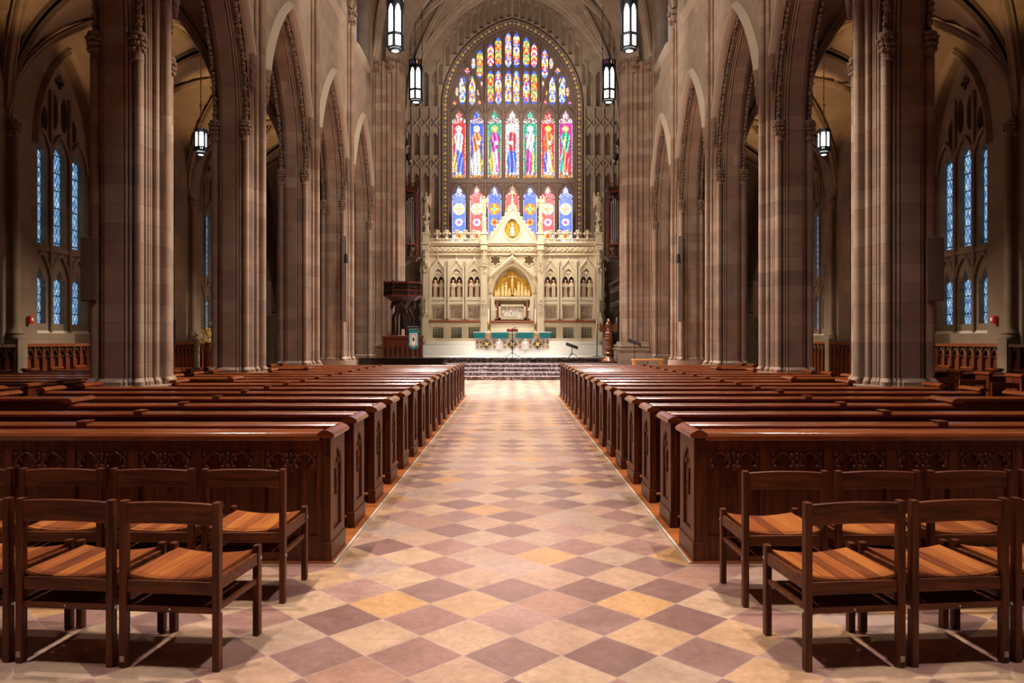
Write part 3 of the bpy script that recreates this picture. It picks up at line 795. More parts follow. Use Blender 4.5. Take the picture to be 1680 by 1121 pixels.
for sg in (-1, 1):
    mb = MB()
    for cx in (3.9, 4.40, 4.90, 5.38):
        mb.tube([(sg*cx, YE-.25, 1.6), (sg*cx, YE-.25, 14.0)], .04, 6)
    for zc in (wz(270), wz(204)):
        for cx in (4.15, 4.65, 5.13):
            for q in (-1, 1):
                mb.tube([(sg*cx-.24, YE-.26, zc-q*.28), (sg*cx, YE-.27, zc-q*.02), (sg*cx+.24, YE-.26, zc+q*.28)], .05, 5)
    for x, b in PAN:
        if x*sg > 0:
            mb.tube([(x+sg*.18, YE-.25, b-.05), (x+sg*.18, YE-.25, b+1.3)], .03, 5)
            mb.tube([(p, YE-.25, z) for p, z in arch(x, b+.95, b+.95, .17, .3, 4)], .025, 5); mb.ball((x, YE-.26, b+1.27), (.06, .05, .07), 6, 4)
    part('moulding', mb.mesh('moulding', 'wall_stone', 50), bt)

# window 1: frame
mb = MB()
pf = [(.42, .0), (.42, .24), (.36, .30), (.30, .26), (.28, .2), (.12, .18), (.08, .22), (.03, .2), (0, .05), (0, -.3)]
sweep_arch(mb, pf, 0, WZS, WA, WH, lambda p, z, u: (p, YE-u, z), 26)
for sg in (-1, 1):
    m = len(pf)
    vs = [(sg*(WA+q), YE-u, WZS) for q, u in pf]+[(sg*(WA+q), YE-u, WZ0-2) for q, u in pf]
    mb.add(vs, [(j, j+1, j+1+m, j+m) for j in range(m-1)])
W1 = struct('window_1', mb.mesh('window_frame', 'tracery_stone', 50))
mb = MB(); mb.cur = 0; rr = random.Random(4)
tm = math.acos((WR-WA)/(WR+.20)); nd = 26; cnt = 0
pos = []
for k in range(nd):
    t = tm*(k+.5)/nd; pos.append((WA-WR+(WR+.20)*math.cos(t), WZS+(WR+.20)*math.sin(t)))
zz = WZS-.12
while zz > 6.2: pos.append((WA+.20, zz)); zz -= .235
for k, (x, z) in enumerate(pos):
    for sg in (-1, 1):
        mb.cur = k % 2
        if k % 2 == 0:
            for a in range(4): mb.ball((sg*x+.05*math.cos(a*PI/2+PI/4), YE-.24, z+.05*math.sin(a*PI/2+PI/4)), (.052, .04, .052), 6, 4)
        else:
            mb.ball((sg*x, YE-.22, z), (.08, .045, .08), 8, 4)
part('rosette_band', mb.mesh('rosettes', ['gilt_relief', 'hood_stone'], 60), W1)

LC = [wx(840.5+29.3*j) for j in range(-3, 4)]
LW = .36
rows_low = (5.7, wz(304)); rows_mid = (wz(291), wz(180))
lights = []            # (cx, z0, z1, halfwidth, kind, index)
for j, c in enumerate(LC):
    lights.append((c, rows_low[0], rows_low[1], LW, 'low', j)); lights.append((c, rows_mid[0], rows_mid[1], LW, 'mid', j))
for j, px in enumerate((804.7, 817.5, 833.8)):
    tops = (70, 59, 52)[j]
    for sg in (-1, 1):
        P = 840.5+sg*(840.5-px) if sg > 0 else px
        lights.append((wx(P), wz(171), wz(114), .165, 'up', 10+j*2+(sg > 0))); lights.append((wx(P), wz(110), wz(tops), .165, 'up', 20+j*2+(sg > 0)))
for px, y0, y1, hw in ((787, 128, 80, .165), (758.5, 171, 122, .165), (774.5, 172, 120, .165), (749.5, 158, 141, .07), (785, 156, 141, .07), (776.5, 113, 93, .10), (790, 141, 131, .05)):
    for sg in (-1, 1):
        P = px if sg < 0 else 1681-px
        lights.append((wx(P), wz(y0), wz(y1), hw, 'up', 30+int(px) % 17+(sg > 0)))
holes = []
for c, z0, z1, hw, kd, ix in lights:
    holes.append(cusped(c, z0, z1, hw) if kd != 'up' else leaf_light(c, z0, z1, hw))
for px, py, r in ((766.5, 115, .17), (746, 168, .11), (786.5, 167, .11)):
    for sg in (-1, 1):
        P = px if sg < 0 else 1681-px
        holes.append(foil(wx(P), wz(py), r, 4))
        lights.append((wx(P), wz(py)-r, wz(py)+r, r, 'gem', int(px)))
mb = MB(); mb.plate(arch(0, WZ0, WZS, WA+.02, WH+.03, 20), holes, XZ, YE+.08, YE+.22)
part('tracery', mb.mesh('tracery', 'tracery_stone', 40), W1)
mb = MB(); yf = YE+.04
for j in range(8):
    x = wx(840.5+29.3*(j-3.5)); 
    r = .075 if j in (2, 5) else .05
    top = WZS if j in (0, 7) else (wz(172) if j in (1, 6) else ext(abs(x), -.1))
    mb.tube([(x, yf, WZ0), (x, yf, top)], r, 6)
for x in (0, wx(811), wx(870)):
    mb.tube([(x, yf, wz(170)), (x, yf, ext(abs(x), -.15))], .04, 6)
for c in LC:
    for zt in (wz(303), wz(178)):
        mb.tube([(p, yf, z) for p, z in arch(c, zt-.62, zt-.62, .46, .72, 7)], .055, 6)
mb.box(-WA, WA, YE-.02, YE+.1, wz(300), wz(294))
for sg in (-1, 1):   # sub-arches over the outer pairs
    pts = []
    for k in range(15):
        t = k/14; x = wx(796)*(1-t)+wx(757)*t
        pts.append((-sg*x, yf, WZS+(wz(100)-WZS)*math.sin(t*PI/2)))
    mb.tube(pts, .07, 6)
    for dx in (-1, 1):
        mb.tube([(sg*(wx(766)+dx*0)*-1, yf, wz(150)), (sg*-wx(766+dx*6), yf, wz(130)), (sg*-wx(766+dx*11), yf, wz(112))], .035, 5)
    mb.tube([(sg*-wx(766.5), yf, WZS), (sg*-wx(766.5), yf, wz(150))], .04, 5)
mb.tube([(p, yf, z) for p, z in arch(0, WZS, WZS, WA-.05, WH-.06, 18)], .07, 6)
part('mullion', mb.mesh('mullion', 'tracery_stone', 60), W1)

# stained glass colours
RED = (.78, .03, .035); BLU = (.04, .11, .72); GRN = (.02, .38, .22); GLD = (.95, .52, .05); WHT = (.80, .77, .76); ORG = (.9, .20, .03)
MAG = (.55, .03, .32); PNK = (.85, .35, .55); LBL = (.35, .52, .95); BRN = (.22, .07, .04); SKN = (.98, .86, .75); DRK = (.05, .03, .06); TEA = (.05, .5, .45)
MIDP = [  # canopy, background, halo, upper robe, lower robe, left fold, right fold
    (RED, RED, WHT, WHT, BLU, GLD, BLU), (BLU, BLU, WHT, ORG, WHT, WHT, GLD), (GRN, GRN, GLD, MAG, WHT, GLD, MAG),
    (WHT, WHT, WHT, RED, BLU, BLU, BLU), (GRN, GRN, WHT, WHT, MAG, MAG, GLD), (RED, RED, GLD, ORG, SKN, BLU, GLD), (PNK, MAG, GLD, GRN, RED, TEA, RED)]
def mixc(a, b, t): return tuple(a[i]*(1-t)+b[i]*t for i in range(3))
def mid_col(j, u, v, rr):
    ca, bg, ha, ur, lr, lf, rf = MIDP[j]
    if abs(u) > .92: return WHT if rr.random() < .8 else LBL
    if v > .89: return rr.choice((ca, ca, ca, WHT, mixc(ca, DRK, .5)))
    if v > .80:
        return rr.choice((BRN, DRK, WHT, ca)) if math.sin(u*14) > -.2 else rr.choice((WHT, BRN))
    hx = u-.08*(j % 3-1)*(1-v)
    hd = math.hypot(hx*.36, (v-.725)*3.6)
    if hd < .075: return SKN if v > .71 else WHT
    if hd < .10: return mixc(GLD, BRN, .5)
    if hd < .165: return ha
    if v < .05: return rr.choice((BRN, ORG, DRK, GLD))
    sh = .20+.46*min(1, max(0, (.69-v)/.07))
    wdt = sh if v > .60 else (.66-.16*math.sin((.60-v)*PI/.32) if v > .28 else .66+.12*math.sin((.28-v)*9+j))
    sl = (-1, 1, 1, 0, -1, 1, -1)[j]
    if v < .69 and abs(hx) < wdt:
        if v < .085: return SKN if abs(abs(hx)-.25) < .14 else rr.choice((lr, DRK))
        fold = .5+.5*math.sin((u*11+sl*v*16)+1.3*math.sin(v*9+j))
        if .49 < v < .55 and abs(hx-.2*sl) < .20: return SKN
        if j == 3 and math.hypot((u+.45)*.36, (v-.52)*3.6) < .09: return LBL
        if j == 6 and abs(u+.12) < .07 and v < .62: return GLD
        if j == 6 and abs(v-.56) < .012 and abs(u+.12) < .3: return GLD
        if v > .40+.11*u*sl: c = ur if abs(hx) < .52 else (lf if u < 0 else rf)
        else: c = lf if hx < -.24+.25*v*sl else (rf if hx > .26+.3*v*sl else lr)
        return mixc(c, WHT, .4) if fold > .9 else (mixc(c, DRK, .7) if fold < .22 else c)
    if v < .60: return mixc(bg, DRK, rr.choice((.2, .5, .75))) if abs(u) < .8 else rr.choice((bg, BRN, GLD))
    k = (int(u*9+50)+int(v*60)) % 2
    return bg if k else mixc(bg, DRK, .5)
def low_col(j, u, v, rr, z):
    bg = BLU if j in (0, 2, 4, 6) else RED
    if abs(u) > .9: return WHT
    if v > .86:
        if v > .9 and math.hypot(u*.36, (v-.935)*3.9) < .10: return WHT
        return bg if rr.random() < .65 else mixc(bg, WHT, .6)
    for cv, rad, cs_ in ((.70, .29, (GLD, ORG, TEA) if j in (2, 4) else (GLD, WHT, PNK)), (.53, .19, (ORG, GLD, RED) if j in (2, 4) else (LBL, WHT, MAG)), (.355, .28, (GLD, WHT, RED)), (.17, .24, (GLD, GRN, ORG)), (.03, .2, (GLD, WHT, GRN))):
        d = math.hypot(u*.36, (v-cv)*3.9); a = math.atan2((v-cv)*3.9, u*.36)
        if d < rad:
            if d > rad*.82: return WHT if j in (1, 5, 0, 6) else ORG
            return cs_[0] if math.cos(4*a) > .1 and d > .06 else (cs_[1] if d > rad*.45 else cs_[2])
    k = (int((u*.36+z)*16)+int((z-u*.36)*16)) % 2
    return bg if k else mixc(bg, WHT, .22)
def up_col(ix, u, v, rr, z):
    pal = [(RED, GLD, WHT, BLU), (GLD, WHT, ORG, BLU), (BLU, WHT, GLD, LBL), (TEA, RED, GLD, WHT), (MAG, GLD, RED, WHT), (ORG, RED, GLD, GRN)][ix//2 % 6]
    if v > .88 or v < .12: return BLU if (ix % 3) else mixc(BLU, LBL, .5)
    k = int(v*9+abs(u)*1.5+ix)
    c = pal[k % 4]
    if abs(math.sin(v*28+ix))*.5 > abs(u): c = pal[(k+2) % 4]
    return c if rr.random() > .15 else rr.choice((WHT, GLD, DRK))
yg = YE+.15
for n_, (c, z0, z1, hw, kd, ix) in enumerate(lights):
    rr = random.Random(n_)
    nx = max(2, int(2*(hw+.02)/.036)); nz = max(2, int((z1-z0+.04)/.036)); vs = []; fs = []; cols_ = []
    for b in range(nz+1):
        for a in range(nx+1):
            vs.append((c-hw-.02+(2*hw+.04)*a/nx, yg, z0-.02+(z1-z0+.04)*b/nz))
    for b in range(nz):
        for a in range(nx):
            u = (a+.5)/nx*2-1; v = (b+.5)/nz; z = z0+(z1-z0)*v
            fs.append((b*(nx+1)+a, b*(nx+1)+a+1, (b+1)*(nx+1)+a+1, (b+1)*(nx+1)+a))
            if kd == 'mid': cc = mid_col(ix, u, v, rr)
            elif kd == 'low': cc = low_col(ix, u, v, rr, z)
            elif kd == 'gem': cc = rr.choice((BLU, GLD, RED))
            else: cc = up_col(ix, u, v, rr, z)
            br = rr.uniform(.75, 1.15)
            cols_ += [c2*br for c2 in cc]+[1.0] if False else []
            cols_.append(tuple(min(1.3, q*br) for q in cc))
    me = bpy.data.meshes.new('stained_pane'); me.from_pydata(vs, [], fs); me.materials.append(MATS['stained_glass'])
    ca = me.color_attributes.new('glass', 'FLOAT_COLOR', 'CORNER')
    flat = []
    for cc in cols_: flat += [cc[0], cc[1], cc[2], 1.0]*4
    ca.data.foreach_set('color', flat); me.update()
    part('stained_glass_pane', me, W1)

# ------------------------------------------------------------------ chancel steps and platform
mb = MB()
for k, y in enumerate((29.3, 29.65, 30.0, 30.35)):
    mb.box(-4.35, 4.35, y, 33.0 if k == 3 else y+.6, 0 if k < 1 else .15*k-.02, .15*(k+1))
    mb.cur = 1; mb.box(-4.4, 4.4, y-.025, y+.33, .15*(k+1)-.022, .15*(k+1)+.003); mb.cur = 0  # tread strips with the reflected sheen put into their colour
tag(part('chancel_steps', mb.mesh('steps', ['dark_marble', 'tread_sheen_marble'], 0)), 'dark veined marble steps rising from the aisle to the chancel', 'steps')
mb = MB(); mb.box(-5.85, 5.85, 32.6, YE, 0, .78)
mb.box(-5.85, 5.85, 32.55, 32.9, .74, .80)
struct('floor', mb.mesh('chancel_platform', 'dark_marble', 0))
mb = MB(); mb.box(-5.85, 5.85, 33.0, YE, .78, .803); struct('floor', mb.mesh('chancel_paving', 'white_marble', 0))

# ------------------------------------------------------------------ reredos
KR = .03105; RY = 38.0
rx = lambda px: (px-840.5)*KR
rz_ = lambda py: 1.6+(557-py)*KR
rer = thing('reredos', 'tall cream carved stone altar screen with gables below the great window', 'altar screen', (0, RY, 0))
def rp(name, mb, m, sm=40, bevel=0, **k): return part(name, mb.mesh(name, m, sm), rer, (0, -RY, 0), bevel=bevel, **k)
mb = MB()
mb.box(rx(692), rx(989), RY, RY+1.3, .8, rz_(566)); mb.box(rx(695), rx(986), RY+.1, RY+1.3, rz_(566), rz_(560))
rp('plinth', mb, 'white_marble', bevel=.02)
NX = [717.5, 747.5, 777]; NXs = NX+[1681-p for p in reversed(NX)]
hol = []
for p in NXs:
    hol.append([(rx(p-9), rz_(555)), (rx(p+9), rz_(555)), (rx(p+9), rz_(537)), (rx(p-9), rz_(537))])
    hol.append([(rx(p-9.5), rz_(522)), (rx(p+9.5), rz_(522)), (rx(p+9.5), rz_(502.5)), (rx(p-9.5), rz_(502.5))])
    hol.append(arch(rx(p), rz_(487), rz_(456), 10.5*KR, 17*KR, 8))
hol.append(foil(rx(812.5), rz_(426), 9*KR, 6)); hol.append(foil(rx(868.5), rz_(426), 9*KR, 6))
hol.append(arch(0, rz_(486), rz_(480), 32*KR, 44*KR, 12)); hol.append([(rx(804), rz_(526)), (rx(877), rz_(526)), (rx(877), rz_(489)), (rx(804), rz_(489))])
mb = MB(); mb.plate([(rx(694), rz_(560)), (rx(987), rz_(560)), (rx(987), rz_(396)), (rx(694), rz_(396))], hol, XZ, RY+.35, RY+.75)
rp('screen_wall', mb, 'cream_stone')
mb = MB(); mb.box(rx(694), rx(987), RY+.76, RY+1.2, rz_(560), rz_(396)); rp('back_wall', mb, 'cream_stone')
for p in NXs:
    mb = MB(); mb.box(rx(p-9), rx(p+9), RY+.62, RY+.66, rz_(555), rz_(537)); rp('mosaic_panel', mb, 'mosaic', label='dark patterned mosaic square')
    rr = random.Random(int(p)); mb = MB(); mb.box(rx(p-9.5), rx(p+9.5), RY+.62, RY+.7, rz_(522), rz_(502.5))
    for k in range(26):
        mb.ball((rx(p+rr.uniform(-7.5, 7.5)), RY+.6, rz_(rr.uniform(505, 520))), (.05, .035, .085), 6, 4)
    rp('relief_panel', mb, 'relief_marble', 60, label='pale carved relief panel')
    # niche furniture: twin cusped arches, red shafts, gable, crockets
    mb = MB()
    for sg in (-1, 1):
        c = rx(p+sg*5); mb.curtain(c-5*KR, c+5*KR, rz_(445), lambda q: archz(q, c, rz_(459), 4.2*KR, 7*KR)-.02*abs(math.sin((q-c)*30)), XZ, RY+.42, RY+.5, 12)
    mb.tube([(q, RY+.40, z) for q, z in arch(rx(p), rz_(458), rz_(458), 11*KR, 19*KR, 8)], .05, 6)
    mb.ball((rx(p), RY+.42, rz_(447)), (.1, .04, .1), 8, 5)
    for sg in (-1, 1):    # gable
        a = Vector((rx(p+sg*13.5), RY+.33, rz_(443))); b = Vector((rx(p), RY+.33, rz_(425)))
        mb.tube([a, b], .06, 5)
        for k in range(1, 5):
            q = a.lerp(b, k/5); mb.ball((q.x+sg*.04, q.y, q.z+.05), (.04, .04, .05), 5, 4)
    mb.tube([(rx(p), RY+.33, rz_(426)), (rx(p), RY+.33, rz_(414))], [.05, .02], 5); mb.ball((rx(p), RY+.33, rz_(418)), (.09, .05, .05), 6, 4); mb.ball((rx(p), RY+.33, rz_(413)), .045, 6, 4)
    mb.box(rx(p-14), rx(p-11), RY+.2, RY+.4, rz_(524), rz_(437)); mb.box(rx(p+11), rx(p+14), RY+.2, RY+.4, rz_(524), rz_(437))
    for sg in (-1, 1):
        mb.lathe([(.075, 0), (.03, .25), (.05, .27), (.0, .42)], (rx(p+sg*15), RY+.3, rz_(438)), n=6)
    mb.box(rx(p-11), rx(p+11), RY+.25, RY+.6, rz_(493), rz_(487)); mb.box(rx(p-11.5), rx(p+11.5), RY+.22, RY+.4, rz_(499), rz_(494))
    rp('niche', mb, 'cream_stone', 50)
    mb = MB()
    for dx in (-9.8, 0, 9.8): mb.lathe([(.045, 0), (.045, 24*KR)], (rx(p+dx), RY+.5, rz_(484)), n=8)
    rp('red_column', mb, 'red_marble', 50, label='red marble niche shafts')
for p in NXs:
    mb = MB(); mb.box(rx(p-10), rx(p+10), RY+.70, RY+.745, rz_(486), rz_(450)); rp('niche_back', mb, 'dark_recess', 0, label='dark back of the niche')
# frieze, cornice, parapet
mb = MB()
for x0, x1 in ((703, 789), (799, 882), (892, 978)):
    mb.box(rx(x0), rx(x1), RY+.15, RY+.6, rz_(399), rz_(395.5)); mb.box(rx(x0), rx(x1), RY+.22, RY+.6, rz_(402), rz_(399))
    mb.box(rx(x0), rx(x1), RY+.22, RY+.5, rz_(418), rz_(415.5))
mb.box(rx(705), rx(788), RY+.05, RY+.4, rz_(533), rz_(529)); mb.box(rx(893), rx(976), RY+.05, RY+.4, rz_(533), rz_(529))
rp('cornice', mb, 'cream_stone', bevel=.015)
rr = random.Random(8)
for x0, x1 in ((704, 788), (800, 881), (893, 977)):
    x = x0; mb = MB(); mb.box(rx(x0), rx(x1), RY+.30, RY+.36, rz_(412), rz_(404))
    while x < x1:
        mb.ball((rx(x), RY+.28, rz_(408+2.2*math.sin(x*.7))), (.07, .05, .06), 6, 4); mb.ball((rx(x+1), RY+.28, rz_(409-3*math.sin(x*.7))), (.045, .05, .045), 5, 4); x += 2.1
    rp('carved_frieze', mb, 'cream_stone', 60)
mb = MB(); mb.box(rx(704), rx(788), RY-.02, RY+.4, rz_(528.5), rz_(526)); mb.box(rx(893), rx(977), RY-.02, RY+.4, rz_(528.5), rz_(526)); mb.box(rx(802), rx(879), RY-.02, RY+.4, rz_(529), rz_(526.5))
rp('shelf', mb, 'red_marble', label='red-brown marble shelf')
def cross_finial(mb, c, y, z, h, k=1.0):
    mb.lathe([(.09*k, 0), (.035*k, h*.25), (.06*k, h*.3), (.03*k, h*.36), (.03*k, h*.8), (.0, h)], (c, y, z), n=6)
    for a, b in ((1, 0), (-1, 0), (0, 1), (0, -1)):
        mb.ball((c+a*.10*k, y+b*.1*k, z+h*.55), (.06*k, .06*k, .05*k), 6, 4); mb.ball((c+a*.05*k, y+b*.05*k, z+h*.78), .04*k, 5, 4)
for x0, x1 in ((704, 789), (892, 977)):
    x = x0; mb = MB()
    while x < x1-2:
        mb.box(rx(x), rx(x+1.6), RY+.25, RY+.35, rz_(395), rz_(391)); x += 3.2
    mb.box(rx(x0), rx(x1), RY+.24, RY+.36, rz_(391.5), rz_(390))
    for p in (716, 732, 749, 763, 777):
        cross_finial(mb, rx(p if x0 < 800 else 1681-p), RY+.3, rz_(392), 18*KR, 1.45)
    rp('cresting', mb, 'cream_stone', 60)
# buttresses with pinnacles
rr = random.Random(3)
for p, main in ((698, 1), (794, 0), (887, 0), (983, 1)):
    mb = MB(); c = rx(p)
    mb.box(c-.17, c+.17, RY+.0, RY+.6, rz_(560), rz_(520)); mb.box(c-.15, c+.15, RY+.05, RY+.6, rz_(520), rz_(490))
    mb.box(c-.14, c+.14, RY+.12, RY+.6, rz_(490), rz_(396)); mb.box(c-.2, c+.2, RY-.02, RY+.6, rz_(401), rz_(398)); mb.box(c-.17, c+.17, RY+.02, RY+.6, rz_(410), rz_(402))
    mb.box(c-.15, c+.15, RY+.05, RY+.45, rz_(398), rz_(383)); mb.box(c-.2, c+.2, RY, RY+.5, rz_(384), rz_(381))
    for z in (rz_(512), rz_(432)):   # canopied shafts on the face
        cross_finial(mb, c, RY+.02, z, .75, .8)
        for k in range(10): mb.ball((c+rr.uniform(-.14, .14), RY+.06, z-.2+rr.uniform(-.25, .3)), (.045, .06, .06), 5, 4)
    if main:
        sg = -1 if p < 840 else 1
        for k in range(40):   # foliage on the outer flank
            mb.ball((c+sg*(.25+.1*math.sin(k)), RY+.4+rr.uniform(-.1, .1), 1.9+4.0*k/40), (.08, .08, .09), 5, 4)
        mb.box(min(c+sg*.12, c+sg*.28), max(c+sg*.12, c+sg*.28), RY+.2, RY+.6, .8, rz_(430))
        mb.lathe([(.16, 0), (.14, .3), (.18, .34), (.12, .38), (.10, .8), (.17, .9), (.19, 1.0)], (c, RY+.25, rz_(381)), n=8)
        for k in range(14): mb.ball((c+.15*math.cos(k*2.4), RY+.25+.15*math.sin(k*2.4), rz_(378)+.06*k), (.05, .05, .08), 5, 4)
    else:
        mb.lathe([(.13, 0), (.12, .5), (.16, .55), (.1, .6), (.09, .95), (.12, 1.0)], (c, RY+.25, rz_(381)), n=8)
        for k in range(10): mb.ball((c+.11*math.cos(k*2.4), RY+.25+.11*math.sin(k*2.4), rz_(378)+.08*k), (.04, .04, .07), 5, 4)
    rp('buttress', mb, 'cream_stone', 55)
# centre gable with arch and gilded tympanum
mb = MB()
for sg in (-1, 1):
    a = Vector((sg*37*KR, RY+.2, rz_(453))); b = Vector((0, RY+.2, rz_(421))); mb.tube([a, b], .075, 5)
    for k in range(1, 7):
        q = a.lerp(b, k/7); mb.ball((q.x+sg*.02, q.y, q.z+.07), (.05, .05, .06), 5, 4)
cross_finial(mb, 0, RY+.2, rz_(421), .35, .9)
sweep_arch(mb, [(0, 0), (.03, .07), (.08, .10), (.12, .04), (.16, .1), (.2, 0)], 0, rz_(480), 32*KR, 44*KR, lambda p, z, u: (p, RY+.36-u, z), 14)
for p in (808, 873):
    mb.box(rx(p-3), rx(p+3), RY+.3, RY+.5, rz_(528), rz_(486))
for p in (812.5, 868.5):
    mb.tube([(x, RY+.33, z) for x, z in foil(rx(p), rz_(426), 9.6*KR, 6)], .035, 5, closed=True)
for i in range(-10, 11):   # diapering on the centre wall
    for k in range(5):
        x = i*.12; z = rz_(436)+k*.13
        if abs(x)*.93+z < rz_(421)+.02*0+.0 and False: continue
        if z > rz_(420)-abs(x)*.86+.12 and min(abs(x-rx(812.5)), abs(x-rx(868.5))) > .3: mb.box(x-.03, x+.03, RY+.33, RY+.36, z-.03, z+.03)
rp('arch_gable', mb, 'cream_stone', 50)
mb = MB()
lob = [(0, 25, 12), (-15, 17, 10), (15, 17, 10), (-24, 4, 10), (24, 4, 10)]
for lx, lz, lr in lob:
    mb.lathe([(0.01, 0), (lr*KR, .0), (lr*KR, .05), (.01, .06)], n=18, M=Matrix.Translation((lx*KR, RY+.70, rz_(480)+lz*KR)) @ Matrix.Rotation(PI/2, 4, 'X'))
mb.box(-31*KR, 31*KR, RY+.66, RY+.72, rz_(486), rz_(474))
mb.box(-12*KR, 12*KR, RY+.66, RY+.70, rz_(486), rz_(460))
rp('gilded_tympanum', mb, 'gold', 50, label='gilded lobed panel behind the crucifixion relief')
mb = MB()
mb.tube([(0, RY+.52, rz_(483)), (0, RY+.52, rz_(447))], .035, 5); mb.tube([(-.22, RY+.52, rz_(453)), (.22, RY+.52, rz_(453))], .03, 5)
mb.lathe([(.03, 0), (.05, .15), (.06, .35), (.07, .45), (.02, .52)], (0, RY+.47, rz_(472)), n=8); mb.ball((0, RY+.47, rz_(453)), .05, 7, 5)
for x, h in ((-.85, .3), (-.7, .42), (-.5, .62), (-.32, .7), (-.15, .4), (.15, .38), (.32, .72), (.5, .66), (.68, .45), (.85, .3)):
    mb.lathe([(.09, 0), (.10, h*.3), (.07, h*.65), (.085, h*.78), (.03, h*.84)], (x, RY+.52, rz_(485)), n=8, flute=.08); mb.ball((x, RY+.5, rz_(485)+h*.93), .05, 7, 5)
rp('crucifixion_relief', mb, 'gilt_relief', 60, label='gilded figures around a cross')
mb = MB()
mb.box(rx(806), rx(875), RY+.38, RY+.62, rz_(492), rz_(487)); mb.box(rx(818), rx(863), RY+.44, RY+.7, rz_(524), rz_(521)); mb.box(rx(818), rx(863), RY+.44, RY+.7, rz_(502), rz_(499))
for a, b in ((818, 821.5), (859.5, 863)): mb.box(rx(a), rx(b), RY+.44, RY+.7, rz_(524), rz_(499))
for k in range(22): mb.ball((rx(808+3*k), RY+.37, rz_(489.5)), (.04, .04, .05), 5, 4)
mb.box(rx(805), rx(876), RY+.1, RY+.5, rz_(560), rz_(530))
rp('tabernacle_frame', mb, 'cream_stone', 50)
rr = random.Random(9); mb = MB(); mb.box(rx(821), rx(860), RY+.6, RY+.7, rz_(521), rz_(502))
for k in range(44): mb.ball((rx(rr.uniform(823, 858)), RY+.58, rz_(rr.uniform(506, 519))), (.045, .04, .10), 6, 4)
rp('relief_panel', mb, 'relief_marble', 60, label='long pale relief above the altar')
mb = MB()
for p in (806.5, 815.5, 865.5, 874.5): mb.lathe([(.05, 0), (.05, 34*KR)], (rx(p), RY+.45, rz_(524)), n=8)
rp('red_column', mb, 'red_marble', 50, label='red marble shafts beside the relief')
# upper gable with gilded vesica
mb = MB()
ves = [(rx(840.5)+14.5*KR*math.cos(t)*(1-.12*abs(math.sin(t))), rz_(376)+(19 if math.sin(t) > 0 else 17)*KR*math.sin(t)) for t in [2*PI*k/24 for k in range(24)]]
mb.plate([(rx(802), rz_(396)), (rx(879), rz_(396)), (0, rz_(341))], [ves], XZ, RY+.3, RY+.5)
mb.tube([(x, RY+.27, z) for x, z in ves], .05, 6, closed=True)
for sg in (-1, 1):
    a = Vector((sg*41*KR, RY+.27, rz_(396))); b = Vector((0, RY+.27, rz_(338))); mb.tube([a, b], .065, 5)
    for k in range(1, 9):
        q = a.lerp(b, k/9); mb.ball((q.x+sg*.06, q.y, q.z+.05), (.07, .05, .07), 5, 4)
cross_finial(mb, 0, RY+.3, rz_(338), 38*KR, 1.5)
rp('upper_gable', mb, 'cream_stone', 50)
mb = MB(); mb.prism(ves, XZ, RY+.44, RY+.48); rp('vesica_recess', mb, 'cream_stone', 0)
mb = MB()
for lx, lz in ((0, 12), (-8, 5.5), (8, 5.5), (-9, -3), (9, -3), (-6.5, -11), (6.5, -11)):
    mb.lathe([(.01, 0), (5*KR, 0), (5*KR, .04), (.01, .05)], n=14, M=Matrix.Translation((lx*KR, RY+.43, rz_(376)+lz*KR)) @ Matrix.Rotation(PI/2, 4, 'X'))
rp('gilded_lobes', mb, 'gold', 50, label='seven gilded lobes')
mb = MB(); mb.lathe([(.12, 0), (.15, .15), (.10, .3), (.12, .42), (.04, .5)], (0, RY+.34, rz_(386)), n=8, flute=.1); mb.ball((0, RY+.32, rz_(386)+.56), .065, 8, 6)
rp('seated_figure', mb, 'cream_stone', 60)

# statues
def statue_mesh(seed, h=.9, wings=False):
    rr = random.Random(seed); mb = MB(); k = h/.9
    n = 14; prof = [(.12, 0), (.13, .04), (.11, .2), (.10, .38), (.115, .5), (.125, .62), (.11, .70), (.045, .745), (.04, .77)]
    mb.lathe([(r*k*.9, z*k) for r, z in prof], n=n, flute=.07)
    mb.ball((0, -.01*k, .83*k), (.052*k, .058*k, .072*k), 9, 7); mb.ball((0, .012*k, .845*k), (.06*k, .058*k, .07*k), 8, 6)
    for sg in (-1, 1):
        e = rr.uniform(.40, .52)
        mb.tube([(sg*.10*k, 0, .68*k), (sg*.135*k, -.03*k, .54*k), (sg*.05*k, -.12*k, (e+.08)*k)], [.04*k, .038*k, .026*k], 7)
        mb.ball((sg*.045*k, -.13*k, (e+.09)*k), .03*k, 6, 4)
        if wings: mb.prism([(sg*.05*k, .62*k), (sg*.2*k, .95*k), (sg*.25*k, .7*k), (sg*.2*k, .2*k), (sg*.1*k, .4*k)], XZ, .05*k, .09*k)
    for i in range(5):   # drapery folds across the front
        a = rr.uniform(-.07, .07); mb.tube([(a*k, -.10*k, .5*k), (a*1.3*k, -.115*k, .25*k), (a*1.4*k, -.12*k, .03*k)], .014*k, 5)
    mb.tube([(-.09*k, -.07*k, .64*k), (0, -.12*k, .5*k), (.1*k, -.08*k, .40*k)], .022*k, 5)
    if rr.random() < .5: mb.box(.02*k, .08*k, -.16*k, -.12*k, .48*k, .58*k)
    else: mb.tube([(.10*k, -.12*k, .0), (.09*k, -.13*k, .85*k)], .01*k, 5)
    mb.box(-.11*k, .11*k, -.11*k, .11*k, -.03*k, 0)
    return mb
cnt = 0
for p in NXs:
    for sg in (-1, 1):
        c = rx(p+sg*5); x = c
        o = part('apostle_statue', statue_mesh(20+cnt, .86).mesh('statue', 'cream_stone', 60), None, (x, RY+.46, rz_(487)+.09))
        tag(o, f'cream stone robed statue in the altar screen niches, {ORD[cnt]} from the left', 'statue', 'statues in the altar screen niches'); cnt += 1
        mb = MB(); mb.lathe([(.07, 0), (.09, .06)], n=8)
        o.location.z = rz_(487)+.03
